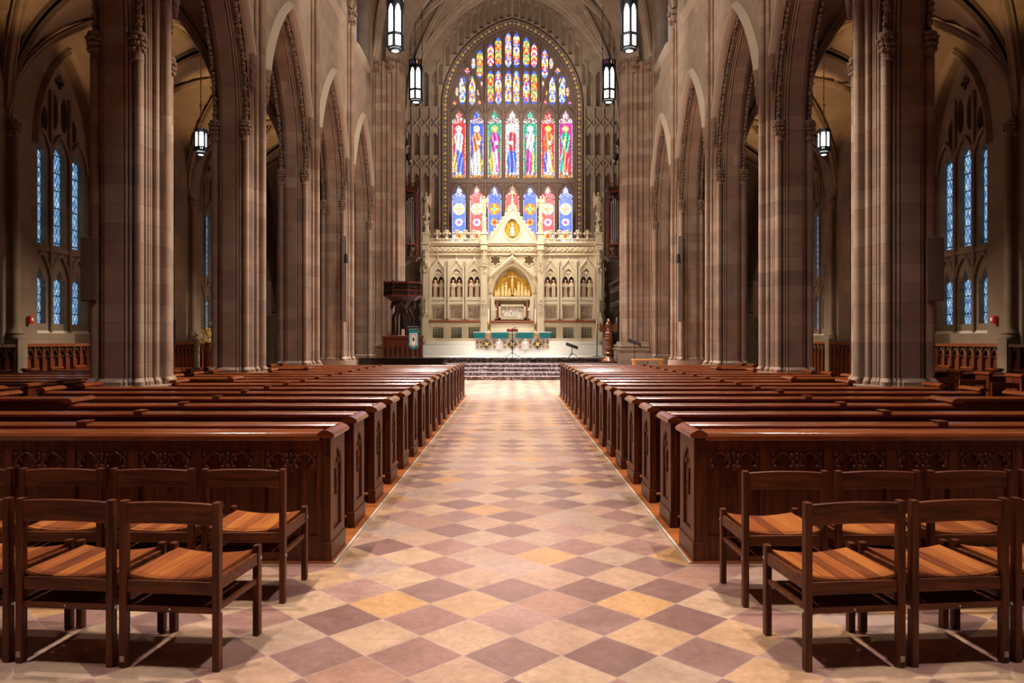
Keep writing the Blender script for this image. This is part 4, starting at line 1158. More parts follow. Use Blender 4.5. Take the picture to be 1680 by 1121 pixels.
for p, dsc in ((698, 'far left'), (983, 'far right')):
    o = part('angel_statue', statue_mesh(int(p), 1.05, True).mesh('statue', 'cream_stone', 60), None, (rx(p), RY+.25, rz_(381)+1.03))
    tag(o, f'cream stone angel statue on the {dsc} pinnacle of the altar screen', 'statue', 'angels on the altar screen')
for p, dsc in ((794, 'left'), (887, 'right')):
    o = part('angel_statue', statue_mesh(int(p), .85, True).mesh('statue', 'cream_stone', 60), None, (rx(p), RY+.25, rz_(381)+1.03))
    tag(o, f'smaller stone angel on the pinnacle just {dsc} of the central gable', 'statue', 'angels on the altar screen')
for p, dsc in ((811, 'left'), (870, 'right')):
    o = part('marble_figure', statue_mesh(int(p), .72).mesh('statue', 'white_marble', 60), None, (rx(p), RY+.45, rz_(524)+.05))
    tag(o, f'small white marble figure {dsc} of the relief over the altar', 'statue', 'marble figures beside the relief')

# ------------------------------------------------------------------ altar and furniture on the chancel
KA = .02737; AY = 33.5; ax = lambda px: (px-840.5)*KA; az = lambda py: 1.6+(557-py)*KA
alt = thing('altar', 'white marble altar with teal frontal strips and diamond medallions', 'altar', (0, AY, .8))
def ap(name, mb, m, sm=40, **k): return part(name, mb.mesh(name, m, sm), alt, (0, -AY, -.8), **k)
mb = MB(); mb.add([(ax(776), AY-.05, .8), (ax(905), AY-.05, .8), (ax(905), AY+1, .8), (ax(776), AY+1, .8), (ax(779), AY, az(574)), (ax(902), AY, az(574)), (ax(902), AY+.95, az(574)), (ax(779), AY+.95, az(574))],
       [(0, 1, 2, 3), (4, 5, 6, 7), (0, 1, 5, 4), (1, 2, 6, 5), (2, 3, 7, 6), (3, 0, 4, 7)])
mb.box(ax(779), ax(902), AY, AY+.95, az(574), az(547)); ap('altar_block', mb, 'white_marble')
mb = MB(); mb.box(ax(777), ax(904), AY-.06, AY+1.0, az(547), az(544.5)); ap('altar_top', mb, 'white_cloth')
mb = MB()
for a, b in ((777.5, 796), (806, 834.5), (846.5, 875), (885, 903.5)): mb.box(ax(a), ax(b), AY-.075, AY-.055, az(555), az(546))
ap('frontal', mb, 'teal_cloth', label='teal cloth strips with gold edges')
mb = MB()
for a, b in ((796, 798), (803.5, 806), (834.5, 836.5), (844.5, 846.5), (875, 877), (883, 885)): mb.box(ax(a), ax(b), AY-.08, AY-.05, az(555), az(546))
ap('gold_trim', mb, 'gold')
for c in (798.5, 840.5, 882):
    mb = MB(); mb.prism([(ax(c-8.5), az(565)), (ax(c), az(573.5)), (ax(c+8.5), az(565)), (ax(c), az(556.5))], XZ, AY-.05, AY+.01)
    mm = ap('medallion', mb, 'black_lacquer', label='black diamond medallion')
    mb = MB(); mb.tube([(ax(c-6.5), AY-.055, az(565)), (ax(c), AY-.055, az(571.5)), (ax(c+6.5), AY-.055, az(565)), (ax(c), AY-.055, az(558.5))], .014, 5, closed=True)
    mb.ball((ax(c), AY-.06, az(565)), (.07, .02, .07), 8, 4)
    for a in range(4): mb.ball((ax(c)+.08*math.cos(a*PI/2+.6), AY-.06, az(565)+.08*math.sin(a*PI/2+.6)), (.045, .015, .025), 6, 4)
    part('emblem', mb.mesh('emblem', 'gilt_relief', 60), mm)
mb = MB()
for c in (819, 862):
    mb.prism(arch(ax(c), az(573), az(561), 5.5*KA, 5*KA, 5), XZ, AY-.04, AY+.01)
    mb.lathe([(.09, 0), (.08, .2), (.09, .3), (.03, .36)], (ax(c), AY-.07, az(573)), n=8, flute=.1); mb.ball((ax(c), AY-.07, az(573)+.42), .05, 7, 5)
ap('carved_angel', mb, 'white_marble', 60)
mb = MB()
for c in (783, 789, 811, 828, 853, 870, 892, 898):
    for y in (562, 569.5): mb.box(ax(c-1.6), ax(c+1.6), AY-.02, AY+.01, az(y+2), az(y-2))
ap('inlay', mb, 'light_oak', label='small orange stone inlays')
# book stand, candles
o = thing('book_stand', 'dark red book stand in the middle of the altar top', 'book stand', (0, AY+.45, az(544.5)))
mb = MB(); mb.box(-.24, .24, -.1, .1, 0, .03); mb.box(-.26, .26, -.02, .02, .03, .13); part('stand', mb.mesh('stand', 'black_metal', 0), o)
mb = MB(); mb.box(-.25, .25, -.05, -.02, .04, .14); part('book', mb.mesh('book', 'red_cushion', 0), o)
for c, d in ((801.5, 'left'), (878, 'right')):
    y = AY+4.2; k = (y)/1224; t = thing('altar_candlestick', f'gold candlestick with tall white candle on the {d} behind the altar', 'candlestick', ((c-840.5)*k, 37.7, 1.6+(557-545)*k), 0, 'candlesticks behind the altar')
    mb = MB(); mb.lathe([(.10, -.75), (.10, 0), (.04, .06), (.03, .15), (.055, .2), (.03, .26), (.03, .42), (.08, .48), (.08, .5)], n=12); part('stem', mb.mesh('stem', 'brass', 50), t)
    mb = MB(); mb.lathe([(.035, .5), (.035, 1.15), (.005, 1.18)], n=10); part('candle', mb.mesh('candle', 'candle_wax', 50), t)
def floor_candle(x, y, z, d):
    t = thing('standing_candlestick', d, 'candlestick', (x, y, z), 0, 'tall standing candlesticks')
    mb = MB(); mb.lathe([(.22, 0), (.22, .02), (.04, .04), (.022, .08), (.022, 1.15)], n=14); part('pole', mb.mesh('pole', 'black_metal', 50), t)
    mb = MB(); mb.lathe([(.03, 1.15), (.045, 1.2), (.03, 1.3), (.04, 1.4), (.09, 1.45), (.09, 1.47)], n=12); part('cup', mb.mesh('cup', 'brass', 50), t)
    mb = MB(); mb.lathe([(.035, 1.47), (.035, 1.8), (.005, 1.83)], n=10); part('candle', mb.mesh('candle', 'candle_wax', 50), t)
floor_candle((979.5-840.5)*34.5/1224, 34.5, .8, 'tall black standing candlestick left of the eagle lectern')
floor_candle((1012-840.5)*34.5/1224, 34.5, .8, 'tall black standing candlestick right of the eagle lectern')
# microphone stand before the altar
t = thing('microphone_stand', 'thin black microphone stand on the platform before the altar', 'microphone stand', (0, 32.85, .8))
mb = MB(); mb.tube([(0, 0, .1), (0, 0, 1.32)], .018, 6); part('pole', mb.mesh('pole', 'black_metal', 50), t)
mb = MB()
for a in (0, 2.1, 4.2): mb.tube([(0, 0, .22), (.36*math.cos(a+.5), .3*math.sin(a+.5), .015)], .015, 5)
part('tripod', mb.mesh('tripod', 'black_metal', 50), t)
mb = MB(); mb.tube([(-.12, -.02, 1.2), (.1, -.05, 1.3)], .012, 5); mb.ball((.12, -.05, 1.31), .035, 7, 5); part('microphone', mb.mesh('mic', 'black_metal', 50), t)
def music_stand(x, y, z, h, lab):
    t = thing('music_stand', lab, 'music stand', (x, y, z), 0)
    mb = MB(); mb.tube([(0, 0, .1), (0, 0, h)], .016, 6)
    for a in (0, 2.1, 4.2): mb.tube([(0, 0, .2), (.25*math.cos(a), .25*math.sin(a), .012)], .012, 5)
    part('stand', mb.mesh('stand', 'black_metal', 50), t)
    mb = MB(); mb.box(-.28, .28, -.012, .012, -.15, .15, Matrix.Translation((0, 0, h+.03)) @ Matrix.Rotation(.35, 4, 'Y') @ Matrix.Rotation(-1.15, 4, 'X')); part('desk', mb.mesh('desk', 'black_metal', 0), t)
music_stand((939-840.5)*33/1224, 33.2, .8, .48, 'low black stand on the platform right of the altar')
music_stand((1041-840.5)*29/1224, 29.0, 0, 1.45, 'black music stand beside the right chancel pier')
# eagle lectern
t = thing('eagle_lectern', 'polished bronze eagle lectern with spread wings right of the altar', 'lectern', ((998-840.5)*31.6/1224, 31.6, .6))
mb = MB(); mb.lathe([(.36, 0), (.36, .06), (.28, .1), (.26, .16), (.16, .22), (.12, .3), (.14, .34), (.18, .40), (.11, .46), (.09, .52), (.16, .6), (.16, .64), (.1, .7), (.09, .8), (.12, .9), (.1, .98), (.15, 1.04), (.10, 1.1)], n=20); part('pedestal', mb.mesh('pedestal', 'bronze', 50), t)
mb = MB(); mb.ball((0, 0, 1.2), .17, 16, 10); part('globe', mb.mesh('globe', 'bronze', 60), t)
mb = MB(); mb.ball((0, 0, 1.52), (.13, .15, .24), 12, 8); mb.ball((0, -.06, 1.80), (.07, .09, .09), 10, 7); mb.tube([(0, -.12, 1.81), (0, -.20, 1.77)], [.035, .006], 6)
mb.tube([(0, 0, 1.64), (0, -.03, 1.76)], [.10, .065], 8)
for sg in (-1, 1): mb.tube([(sg*.05, 0, 1.34), (sg*.06, -.05, 1.28)], .03, 5)
part('eagle_body', mb.mesh('eagle', 'bronze', 60), t)
for sg in (-1, 1):
    mb = MB(); mb.prism([(sg*.08, 1.62), (sg*.25, 1.60), (sg*.33, 1.72), (sg*.37, 1.74), (sg*.36, 1.55), (sg*.40, 1.40), (sg*.33, 1.30), (sg*.22, 1.34), (sg*.08, 1.36)], XZ, .02, .07)
    for k in range(5): mb.tube([(sg*(.12+.05*k), -.0, 1.60), (sg*(.14+.055*k), 0, 1.36)], .018, 5)
    part('wing', mb.mesh('wing', 'bronze', 60), t)
# piano-like black case, oak bench
mb = MB(); K27 = 26.2/1224
t = thing('black_case', 'long low black lacquered instrument case behind the left front pews', 'instrument case', ((664-840.5)*K27, 26.2, 0))
hw = 70*K27
mb = MB(); mb.prism([(-hw, -.6), (hw*.93, -.6), (hw, -.3), (hw*.96, .5), (-hw*.4, .7), (-hw, .6)], XY, .62, .93); part('case_body', mb.mesh('body', 'black_lacquer', 30), t, bevel=.01)
mb = MB(); mb.prism([(-hw-.03, -.63), (hw*.94, -.63), (hw+.03, -.3), (hw, .52), (-hw*.4, .73), (-hw-.03, .62)], XY, .935, .96); part('lid', mb.mesh('lid', 'black_lacquer', 30), t)
for x, y in ((-hw+.15, -.45), (-hw+.15, .45), (hw-.3, 0)):
    mb = MB(); mb.lathe([(.05, 0), (.045, .1), (.06, .4), (.08, .62)], (x, y, 0), n=10); part('leg', mb.mesh('leg', 'black_lacquer', 50), t)
t = thing('oak_bench', 'light orange oak bench top in front of the right chancel pier', 'bench', ((1062-840.5)*28/1224, 28, 0))
mb = MB(); mb.box(-.58, .58, -.2, .2, .80, .86); part('seat', mb.mesh('seat', 'light_oak', 0), t, bevel=.01)
for sx in (-.5, .5):
    mb = MB(); mb.box(sx-.04, sx+.04, -.18, .18, 0, .80); part('leg', mb.mesh('leg', 'light_oak', 0), t)

# ------------------------------------------------------------------ pulpit
PXc = (662-840.5)*30/1224; pul = thing('pulpit', 'dark carved wooden pulpit raised on a stem at the left of the chancel', 'pulpit', (PXc, 29.9, .0))
k31 = 29.7/1224; pz = lambda py: 1.6+(557-py)*k31
def octa(r, rot=PI/8, n=8): return [(r*math.cos(rot+2*PI*i/n), r*math.sin(rot+2*PI*i/n)) for i in range(n)]
mb = MB(); mb.prism(octa(.72), XY, pz(486), pz(465)); part('drum', mb.mesh('drum', 'dark_carved_wood', 0), pul)
mb = MB(); mb.prism(octa(.80), XY, pz(466), pz(463)); mb.prism(octa(.77), XY, pz(478), pz(476)); mb.prism(octa(.80), XY, pz(487), pz(484)); part('rim', mb.mesh('rim', 'organ_wood', 0), pul)
rr = random.Random(5); mb = MB()
o8 = octa(.735)
for i in range(8):
    a, b = Vector((*o8[i], 0)), Vector((*o8[(i+1) % 8], 0))
    mb.tube([(a.x*1.03, a.y*1.03, pz(487)), (a.x*1.03, a.y*1.03, pz(461))], .035, 6)
    for k in range(9):
        q = a.lerp(b, (k+.5)/9)
        for z in (pz(473.5), pz(469.5), pz(482)): mb.ball((q.x, q.y, z+rr.uniform(-.02, .02)), (.035, .035, .038), 5, 4)
part('carved_panel', mb.mesh('carving', 'dark_carved_wood', 60), pul)
mb = MB(); mb.lathe([(.1, pz(540)), (.12, pz(515)), (.2, pz(508)), (.32, pz(500)), (.55, pz(492)), (.72, pz(487))], n=8)
for i in range(24): mb.ball((.45*math.cos(i), .45*math.sin(i), pz(494)-rr.uniform(0, .3)), (.06, .06, .1), 5, 4)
part('corbel', mb.mesh('corbel', 'dark_carved_wood', 50), pul)
mb = MB(); mb.prism(octa(.3), XY, 0, pz(552))
for i in range(8):
    a = octa(.42)[i]; mb.tube([(a[0], a[1], pz(550)), (a[0], a[1], pz(520)), (a[0]*.6, a[1]*.6, pz(508))], .045, 6)
part('stem', mb.mesh('stem', 'dark_carved_wood', 50), pul)
# panelled desk below the pulpit
t = thing('choir_screen', 'panelled reddish wooden screen standing below the left pulpit', 'wooden screen', ((661-840.5)*29/1224, 28.95, 0))
k29 = 29/1224; hw = 32*k29; top = 1.6+(557-551)*k29
mb = MB(); mb.box(-hw, hw, .02, .10, 0, top-.06); part('panel', mb.mesh('panel', 'dark_carved_wood', 0), t)
mb = MB(); mb.box(-hw-.05, hw+.05, -.06, .16, top-.08, top); part('top_rail', mb.mesh('rail', 'organ_wood', 0), t, bevel=.01)
mb = MB()
for k in range(9):
    x = -hw+2*hw*k/8; mb.box(x-.03, x+.03, -.03, .03, 0, top-.08)
    if k < 8:
        c = x+hw/8; mb.curtain(x, x+hw/4, top-.08, lambda q: archz(q, c, top-.62, hw/8-.03, .25), XZ, -.02, .03, 10)
part('tracery', mb.mesh('tracery', 'organ_wood', 30), t)
# banner
t = thing('banner', 'small teal banner with white shield panel on a stand by the pulpit', 'banner', ((678.5-840.5)*28.5/1224, 28.5, 0))
kb = 28.5/1224; bz = lambda py: 1.6+(557-py)*kb
mb = MB(); mb.tube([(0, .03, .05), (0, .03, bz(540))], .015, 6); mb.tube([(-.2, .03, bz(540)), (.2, .03, bz(540))], .015, 6); mb.lathe([(.18, 0), (.18, .03), (.03, .06)], n=12)
part('stand', mb.mesh('stand', 'brass', 50), t)
w8 = 8*kb; mb = MB(); mb.prism([(-w8, bz(543)), (-w8, bz(569)), (0, bz(574)), (w8, bz(569)), (w8, bz(543))], XZ, -.01, .005)
for x in (-1, -.33, .33, 1): mb.box(x*w8*.85-.03, x*w8*.85+.03, -.01, .005, bz(543), bz(539))
part('cloth', mb.mesh('cloth', 'teal_cloth', 0), t)
mb = MB(); w5 = 6*kb; mb.prism([(-w5, bz(547)), (-w5, bz(566)), (0, bz(570)), (w5, bz(566)), (w5, bz(547))], XZ, -.018, -.011); part('panel', mb.mesh('panel', 'white_cloth', 0), t)
mb = MB(); w4 = 4*kb; mb.tube([(-w4, -.02, bz(548.5)), (-w4, -.02, bz(565)), (0, -.02, bz(568.5)), (w4, -.02, bz(565)), (w4, -.02, bz(548.5))], .012, 5, closed=True); mb.ball((0, -.02, bz(557)), (.04, .01, .08), 6, 4); part('outline', mb.mesh('outline', 'iron', 0), t)
mb = MB()
for i in range(9): mb.ball((-.2+.05*i, .0, bz(537)+.02*(i % 2)), .025, 5, 4)
part('finial', mb.mesh('finial', 'iron', 50), t)

# ------------------------------------------------------------------ organ cases
for s in (-1, 1):
    c = thing('organ_case', f'dark wooden octagonal organ case with pipes hanging on the {SIDE[s]} chancel wall', 'organ case', (s*4.95, 33.3, 0), 0, 'chancel organ cases')
    k = 33/1224; oz = lambda py: 1.6+(557-py)*k
    z0, z1 = oz(424), oz(312)
    mb = MB(); mb.prism(octa(.74), XY, oz(428), z0); mb.prism(octa(.80), XY, z0, z0+.06); mb.prism(octa(.82), XY, z1, z1+.12); mb.prism(octa(.48), XY, z0, z1)
    part('case', mb.mesh('case', 'dark_carved_wood', 0), c)
    mb = MB()
    for i, (a, b) in enumerate(octa(.74)):
        mb.box(a-.045, a+.045, b-.045, b+.045, z0, z1+.3); mb.lathe([(.05, 0), (.06, .05), (.0, .4)], (a, b, z1+.3), n=6)
    mb.prism(octa(.76), XY, z0+.58, z0+.66)
    mb.prism(octa(.76), XY, z1-.12, z1)
    part('frame', mb.mesh('frame', 'organ_wood', 0), c)
    mb = MB(); o8 = octa(.68)
    for i in range(8):
        a, b = Vector((*o8[i], 0)), Vector((*o8[(i+1) % 8], 0))
        for j in range(4):
            q = a.lerp(b, (j+.75)/4.5); mb.lathe([(.02, z0+.66), (.04, z0+.95), (.04, z1-.35-.12*abs(j-1.5))], (q.x, q.y, 0), n=8)
    part('organ_pipes', mb.mesh('pipes', 'organ_pipe', 50), c)
    rr = random.Random(6); o8 = octa(.72)
    for i in range(8):
        mb = MB()
        a, b = Vector((*o8[i], 0)), Vector((*o8[(i+1) % 8], 0))
        for j in range(7):
            q = a.lerp(b, (j+.5)/7); mb.ball((q.x, q.y, z1-.2-.14*abs(math.sin(j*1.4))), (.04, .03, .06), 5, 4); mb.ball((q.x, q.y, z0+.3+rr.uniform(-.15, .15)), (.04, .03, .07), 5, 4)
            mb.lathe([(.03, 0), (.015, .1), (.03, .14), (0, .24)], (q.x*1.08, q.y*1.08, z1+.12), n=5)
        part('carved_panel', mb.mesh('carving', 'dark_carved_wood', 60), c)
    mb = MB(); mb.lathe([(.08, oz(466)), (.16, oz(462)), (.14, oz(456)), (.2, oz(448)), (.30, oz(440)), (.52, oz(432)), (.72, oz(428))], (s*.25, 0, 0), n=10, flute=.06)
    part('bracket', mb.mesh('bracket', 'dark_carved_wood', 50), c)
# canopied stall at the right, plus left counterpart hidden by the pulpit
t = thing('choir_stall', 'dark carved canopied choir stall against the right chancel wall', 'choir stall', (5.25, 34.6, .8))
mb = MB(); mb.box(-.05, .35, -1.6, 1.6, 0, 2.6); part('back_panel', mb.mesh('back', 'organ_wood', 0), t)
mb = MB(); mb.box(-.45, .35, -1.7, 1.7, 2.6, 3.4); mb.box(-.55, .35, -1.75, 1.75, 3.4, 3.5)
for k in range(14):
    y = -1.6+3.2*k/13; mb.tube([(-.46, y, 2.1), (-.48, y, 3.4)], .03, 5); mb.ball((-.47, y, 2.45), (.06, .08, .12), 5, 4); mb.ball((-.48, y, 3.1), (.05, .09, .12), 5, 4)
part('canopy', mb.mesh('canopy', 'dark_carved_wood', 50), t)
mb = MB(); mb.box(-.6, -.05, -1.6, 1.6, 0, .45); mb.box(-.9, -.8, -1.6, 1.6, 0, .9); part('seat', mb.mesh('seat', 'organ_wood', 0), t, bevel=.01)
mb = MB(); mb.box(-.58, -.1, -1.5, 1.5, .45, .52); part('cushion', mb.mesh('cushion', 'red_cushion', 0), t, bevel=.02)
# stage floodlights
for s in (-1, 1):
    for j, py in enumerate((183, 203, 222, 243)):
        k = 33/1224; z = 1.6+(557-py)*k
        t = thing('floodlight', f'small black floodlight on the {SIDE[s]} chancel wall, {["topmost", "second from top", "third from top", "lowest"][j]}', 'floodlight', (s*(5.02-.06*j), 33+.5*j, z), 0, 'chancel floodlights')
        mb = MB(); mb.tube([(0, 0, .1), (-s*.06, .16, -.1)], [.10, .13], 10); part('housing', mb.mesh('housing', 'black_metal', 50), t)
        mb = MB(); mb.tube([(s*.12, 0, .1), (s*.88, .02, .14)], .02, 6); part('bracket', mb.mesh('bracket', 'iron', 50), t)
        mb = MB(); mb.ball((-s*.07, .18, -.12), (.1, .04, .1), 8, 5); part('lens', mb.mesh('lens', 'organ_pipe', 50), t)

# ------------------------------------------------------------------ hanging lanterns
def hexa(r): return octa(r, PI/6, 6)
def lantern(x, y, z, label, group, w=.30, h=1.95, ztop=19.5, opal='opal_glass', crown=True):
    t = thing('hanging_lantern', label, 'lantern', (x, y, z), 0, group)
    n = 6; o = hexa(w); oi = hexa(w*.93)
    mb = MB()
    zb = [(0, .06), (h*.26, h*.30), (h*.87, h)]
    mb.prism(hexa(w*1.03), XY, h*.87, h); mb.prism(hexa(w*1.03), XY, h*.26, h*.31); mb.prism(hexa(w*.8), XY, 0, .05); mb.prism(hexa(w*1.02), XY, .08, .14)
    for i, (a, b) in enumerate(o):
        mb.box(a-w*.13, a+w*.13, b-w*.13, b+w*.13, .08, h)
        a2, b2 = o[(i+1) % n]
        for k in range(1, 4):
            q = (a+(a2-a)*k/4, b+(b2-b)*k/4); mb.box(q[0]-.012, q[0]+.012, q[1]-.012, q[1]+.012, .1, h*.27)
        # pointed head spandrels
        for fx in (.0, .5):
            pass
        A = Vector((a, b, 0)); B = Vector((a2, b2, 0))
        for k in range(8):
            p, q = k/8, (k+1)/8
            zp = archz(p, .5, h*.64, .33, h*.17); zq = archz(q, .5, h*.64, .33, h*.17)
            P = A.lerp(B, p); Q_ = A.lerp(B, q)
            mb.add([(P.x, P.y, zp), (Q_.x, Q_.y, zq), (Q_.x, Q_.y, h*.88), (P.x, P.y, h*.88)], [(0, 1, 2, 3)])
    part('frame', mb.mesh('frame', 'iron', 0), t)
    mb = MB(); mb.prism(hexa(w*.9), XY, .1, h*.86); part('glass', mb.mesh('glass', opal, 0), t)
    mb = MB(); mb.lathe([(.02, -.02), (w*.45, .0), (w*.7, .05)], n=16); part('bottom_glass', mb.mesh('bottom', opal, 50), t)
    if crown:
        mb = MB()
        for i in range(6):
            a, b = o[i]; a2, b2 = o[(i+1) % 6]
            for k in (.3, .7):
                mb.cur = (i*2+int(k > .5)) % 3
                x_, y_ = (a+(a2-a)*k)*1.04, (b+(b2-b)*k)*1.04; mb.box(x_-.02, x_+.02, y_-.02, y_+.02, h*.895, h*.975)
        part('coloured_glass', mb.mesh('gems', ['gem_red', 'gem_blue', 'gem_yellow'], 0), t)
    mb = MB()
    for i in ((0, 2, 4) if crown else (0,)):
        a, b = o[i] if crown else (0, 0)
        L = ztop-z-h; nn = int(L/.16)
        mb.tube([(a, b, h-.02), (a*.9, b*.9, ztop-z)], .012 if crown else .014, 5)
        for k in range(0, nn):
            zz = h+L*k/nn; mb.ball((a*(1-.1*k/nn), b*(1-.1*k/nn), zz), (.022, .022, .05), 5, 3)
            if k % 9 == 4: mb.ball((a, b, zz), .045, 6, 4)
    part('chain', mb.mesh('chain', 'iron' if crown else 'brass', 0), t)
for s in (-1, 1):
    lantern(s*4.42, 28.2, 12.5, f'large lantern hanging high on the {SIDE[s]} of the nave, nearer and cut by the frame', 'nave lanterns', .31, 2.1, 19.6)
    lantern(s*4.52, 35.0, 12.72, f'large lantern hanging in the chancel beside the {SIDE[s]} edge of the great window', 'nave lanterns', .31, 1.95, 19.8)
    lantern(s*8.35, 20.0, 6.55, f'small lantern on a brass chain hanging in the {SIDE[s]} aisle', 'aisle lanterns', .15, .68, 9.8, 'aisle_opal_glass', False)

# ------------------------------------------------------------------ speakers, fire alarms, monitor, flowers
def speaker(x, y, z0, z1, w, lab, s):
    t = thing('column_speaker', lab, 'speaker', (x, y, 0), 0, 'column speakers on the piers')
    mb = MB(); mb.box(-w/2, w/2, -.07, .07, z0, z1); part('housing', mb.mesh('housing', 'grey_speaker', 0), t, bevel=.012)
    mb = MB(); mb.box(-w/2+.012, w/2-.012, -.078, -.068, z0+.02, z1-.02); part('grille', mb.mesh('grille', 'grey_speaker', 0), t)
    for z in (z0+.12, z1-.12):
        mb = MB(); mb.box(-.02, .02, .05, .14, z-.05, z+.05); mb.box(min(0, -s*(w/2+.12)), max(0, -s*(w/2+.12)), .10, .14, z-.02, z+.02)
        part('bracket', mb.mesh('bracket', 'black_metal', 0), t)
for s in (-1, 1):
    speaker(s*6.63, 11.72, 2.2, 3.2, .24, f'flat brown column speaker on the aisle side of the largest {SIDE[s]} pier', s)
    speaker(s*6.95, 21.2, 2.25, 3.25, .2, f'small flat column speaker on the aisle side of the third {SIDE[s]} pier', s)
    speaker(s*5.75, 25.6, 2.2, 5.15, .16, f'long slim column speaker on the nave side of the fourth {SIDE[s]} pier', -s)
    t = thing('fire_alarm', f'small red fire alarm on the {SIDE[s]} aisle wall', 'fire alarm', (s*11.38, 17.62, 2.06), 0, 'fire alarms')
    mb = MB(); mb.box(-.04, .04, -.055, .055, -.095, .095); part('box', mb.mesh('box', 'fire_red', 0), t, bevel=.01)
    mb = MB(); mb.box(min(-s*.075, 0), max(-s*.05, 0), -.03, .03, -.02, .05); part('lens', mb.mesh('lens', 'white_cloth', 0), t)
    t = thing('pier_spotlight', f'tiny black spotlight on the nave side of the fourth {SIDE[s]} pier', 'spotlight', (s*5.55, 24.9, 4.25), 0, 'pier spotlights')
    mb = MB(); mb.tube([(0, 0, .2), (0, 0, -.1)], [.05, .08], 8); part('housing', mb.mesh('housing', 'black_metal', 50), t)
    mb = MB(); mb.tube([(0, 0, .1), (s*.15, .95, .1)], .015, 5); part('bracket', mb.mesh('bracket', 'black_metal', 50), t)
t = thing('monitor', 'black flat screen on a stand behind the largest left pier', 'monitor', (-7.0, 15.0, 0))
mb = MB(); mb.box(-.30, .22, -.03, .03, 1.45, 2.0); part('screen', mb.mesh('screen', 'black_lacquer', 0), t, bevel=.005)
mb = MB(); mb.tube([(0, .03, .02), (0, .03, 1.6)], .03, 8); mb.box(-.25, .25, -.2, .25, 0, .03); part('stand', mb.mesh('stand', 'black_metal', 0), t)
t = thing('flower_arrangement', 'yellow flowers in a vase by the left aisle window', 'flowers', (-10.75, 26.4, 0))
mb = MB(); mb.lathe([(.16, 0), (.16, 1.2), (.08, 1.25), (.12, 1.4), (.1, 1.5)], n=12); part('pedestal', mb.mesh('pedestal', 'wainscot_wood', 50), t)
rr = random.Random(1); mb = MB()
for i in range(40): mb.ball((rr.gauss(0, .13), rr.gauss(0, .13), 1.75+rr.gauss(0, .17)), (.05, .05, .04), 6, 4)
part('blossoms', mb.mesh('blossoms', 'flower_yellow', 60), t)

# ------------------------------------------------------------------ pews
PH = .885
def end_panel_mesh(s):
    mb = MB(); xa, xb = sorted((0, s*.018))
    mb.plate([(0, .0), (.44, .0), (.44, PH), (0, PH)], [arch(.22, .20, .64, .12, .16, 6)], YZ, xa, xb)
    xa, xb = sorted((s*.018, s*.06)); mb.box(xa, xb, 0, .44, 0, PH)
    xa, xb = sorted((-s*.008, s*.06)); mb.box(xa, xb, -.008, .448, 0, .13)
    mb.tube([(s*.01, p, z) for p, z in arch(.22, .20, .64, .115, .155, 6)], .009, 5, closed=True)
    for z, r in ((.60, .03), (.55, .022), (.50, .028), (.45, .018)):
        mb.ball((s*.012, .22, z), (.014, r, r*1.1), 7, 5)
    for g in (-1, 1): mb.ball((s*.014, .22+g*.06, .68), (.012, .028, .028), 6, 4)
    return mb.mesh('end_panel', 'pew_wood_upright', 30)
def end_cap_mesh(s):
    # chamfered slab running along y
    prof = [(-.025, .0), (-.035, .018), (-.02, .036), (.02, .055), (.045, .055), (.085, .036), (.095, .018), (.085, 0)]
    mb = MB(); mb.prism([(s*a, b) for a, b in prof], lambda a, b, d: (a, d, b), -.03, .465)
    return mb.mesh('end_cap', 'rail_wood', 20)
ENDP = {s: end_panel_mesh(s) for s in (-1, 1)}; ENDC = {s: end_cap_mesh(s) for s in (-1, 1)}
CACHE = {}
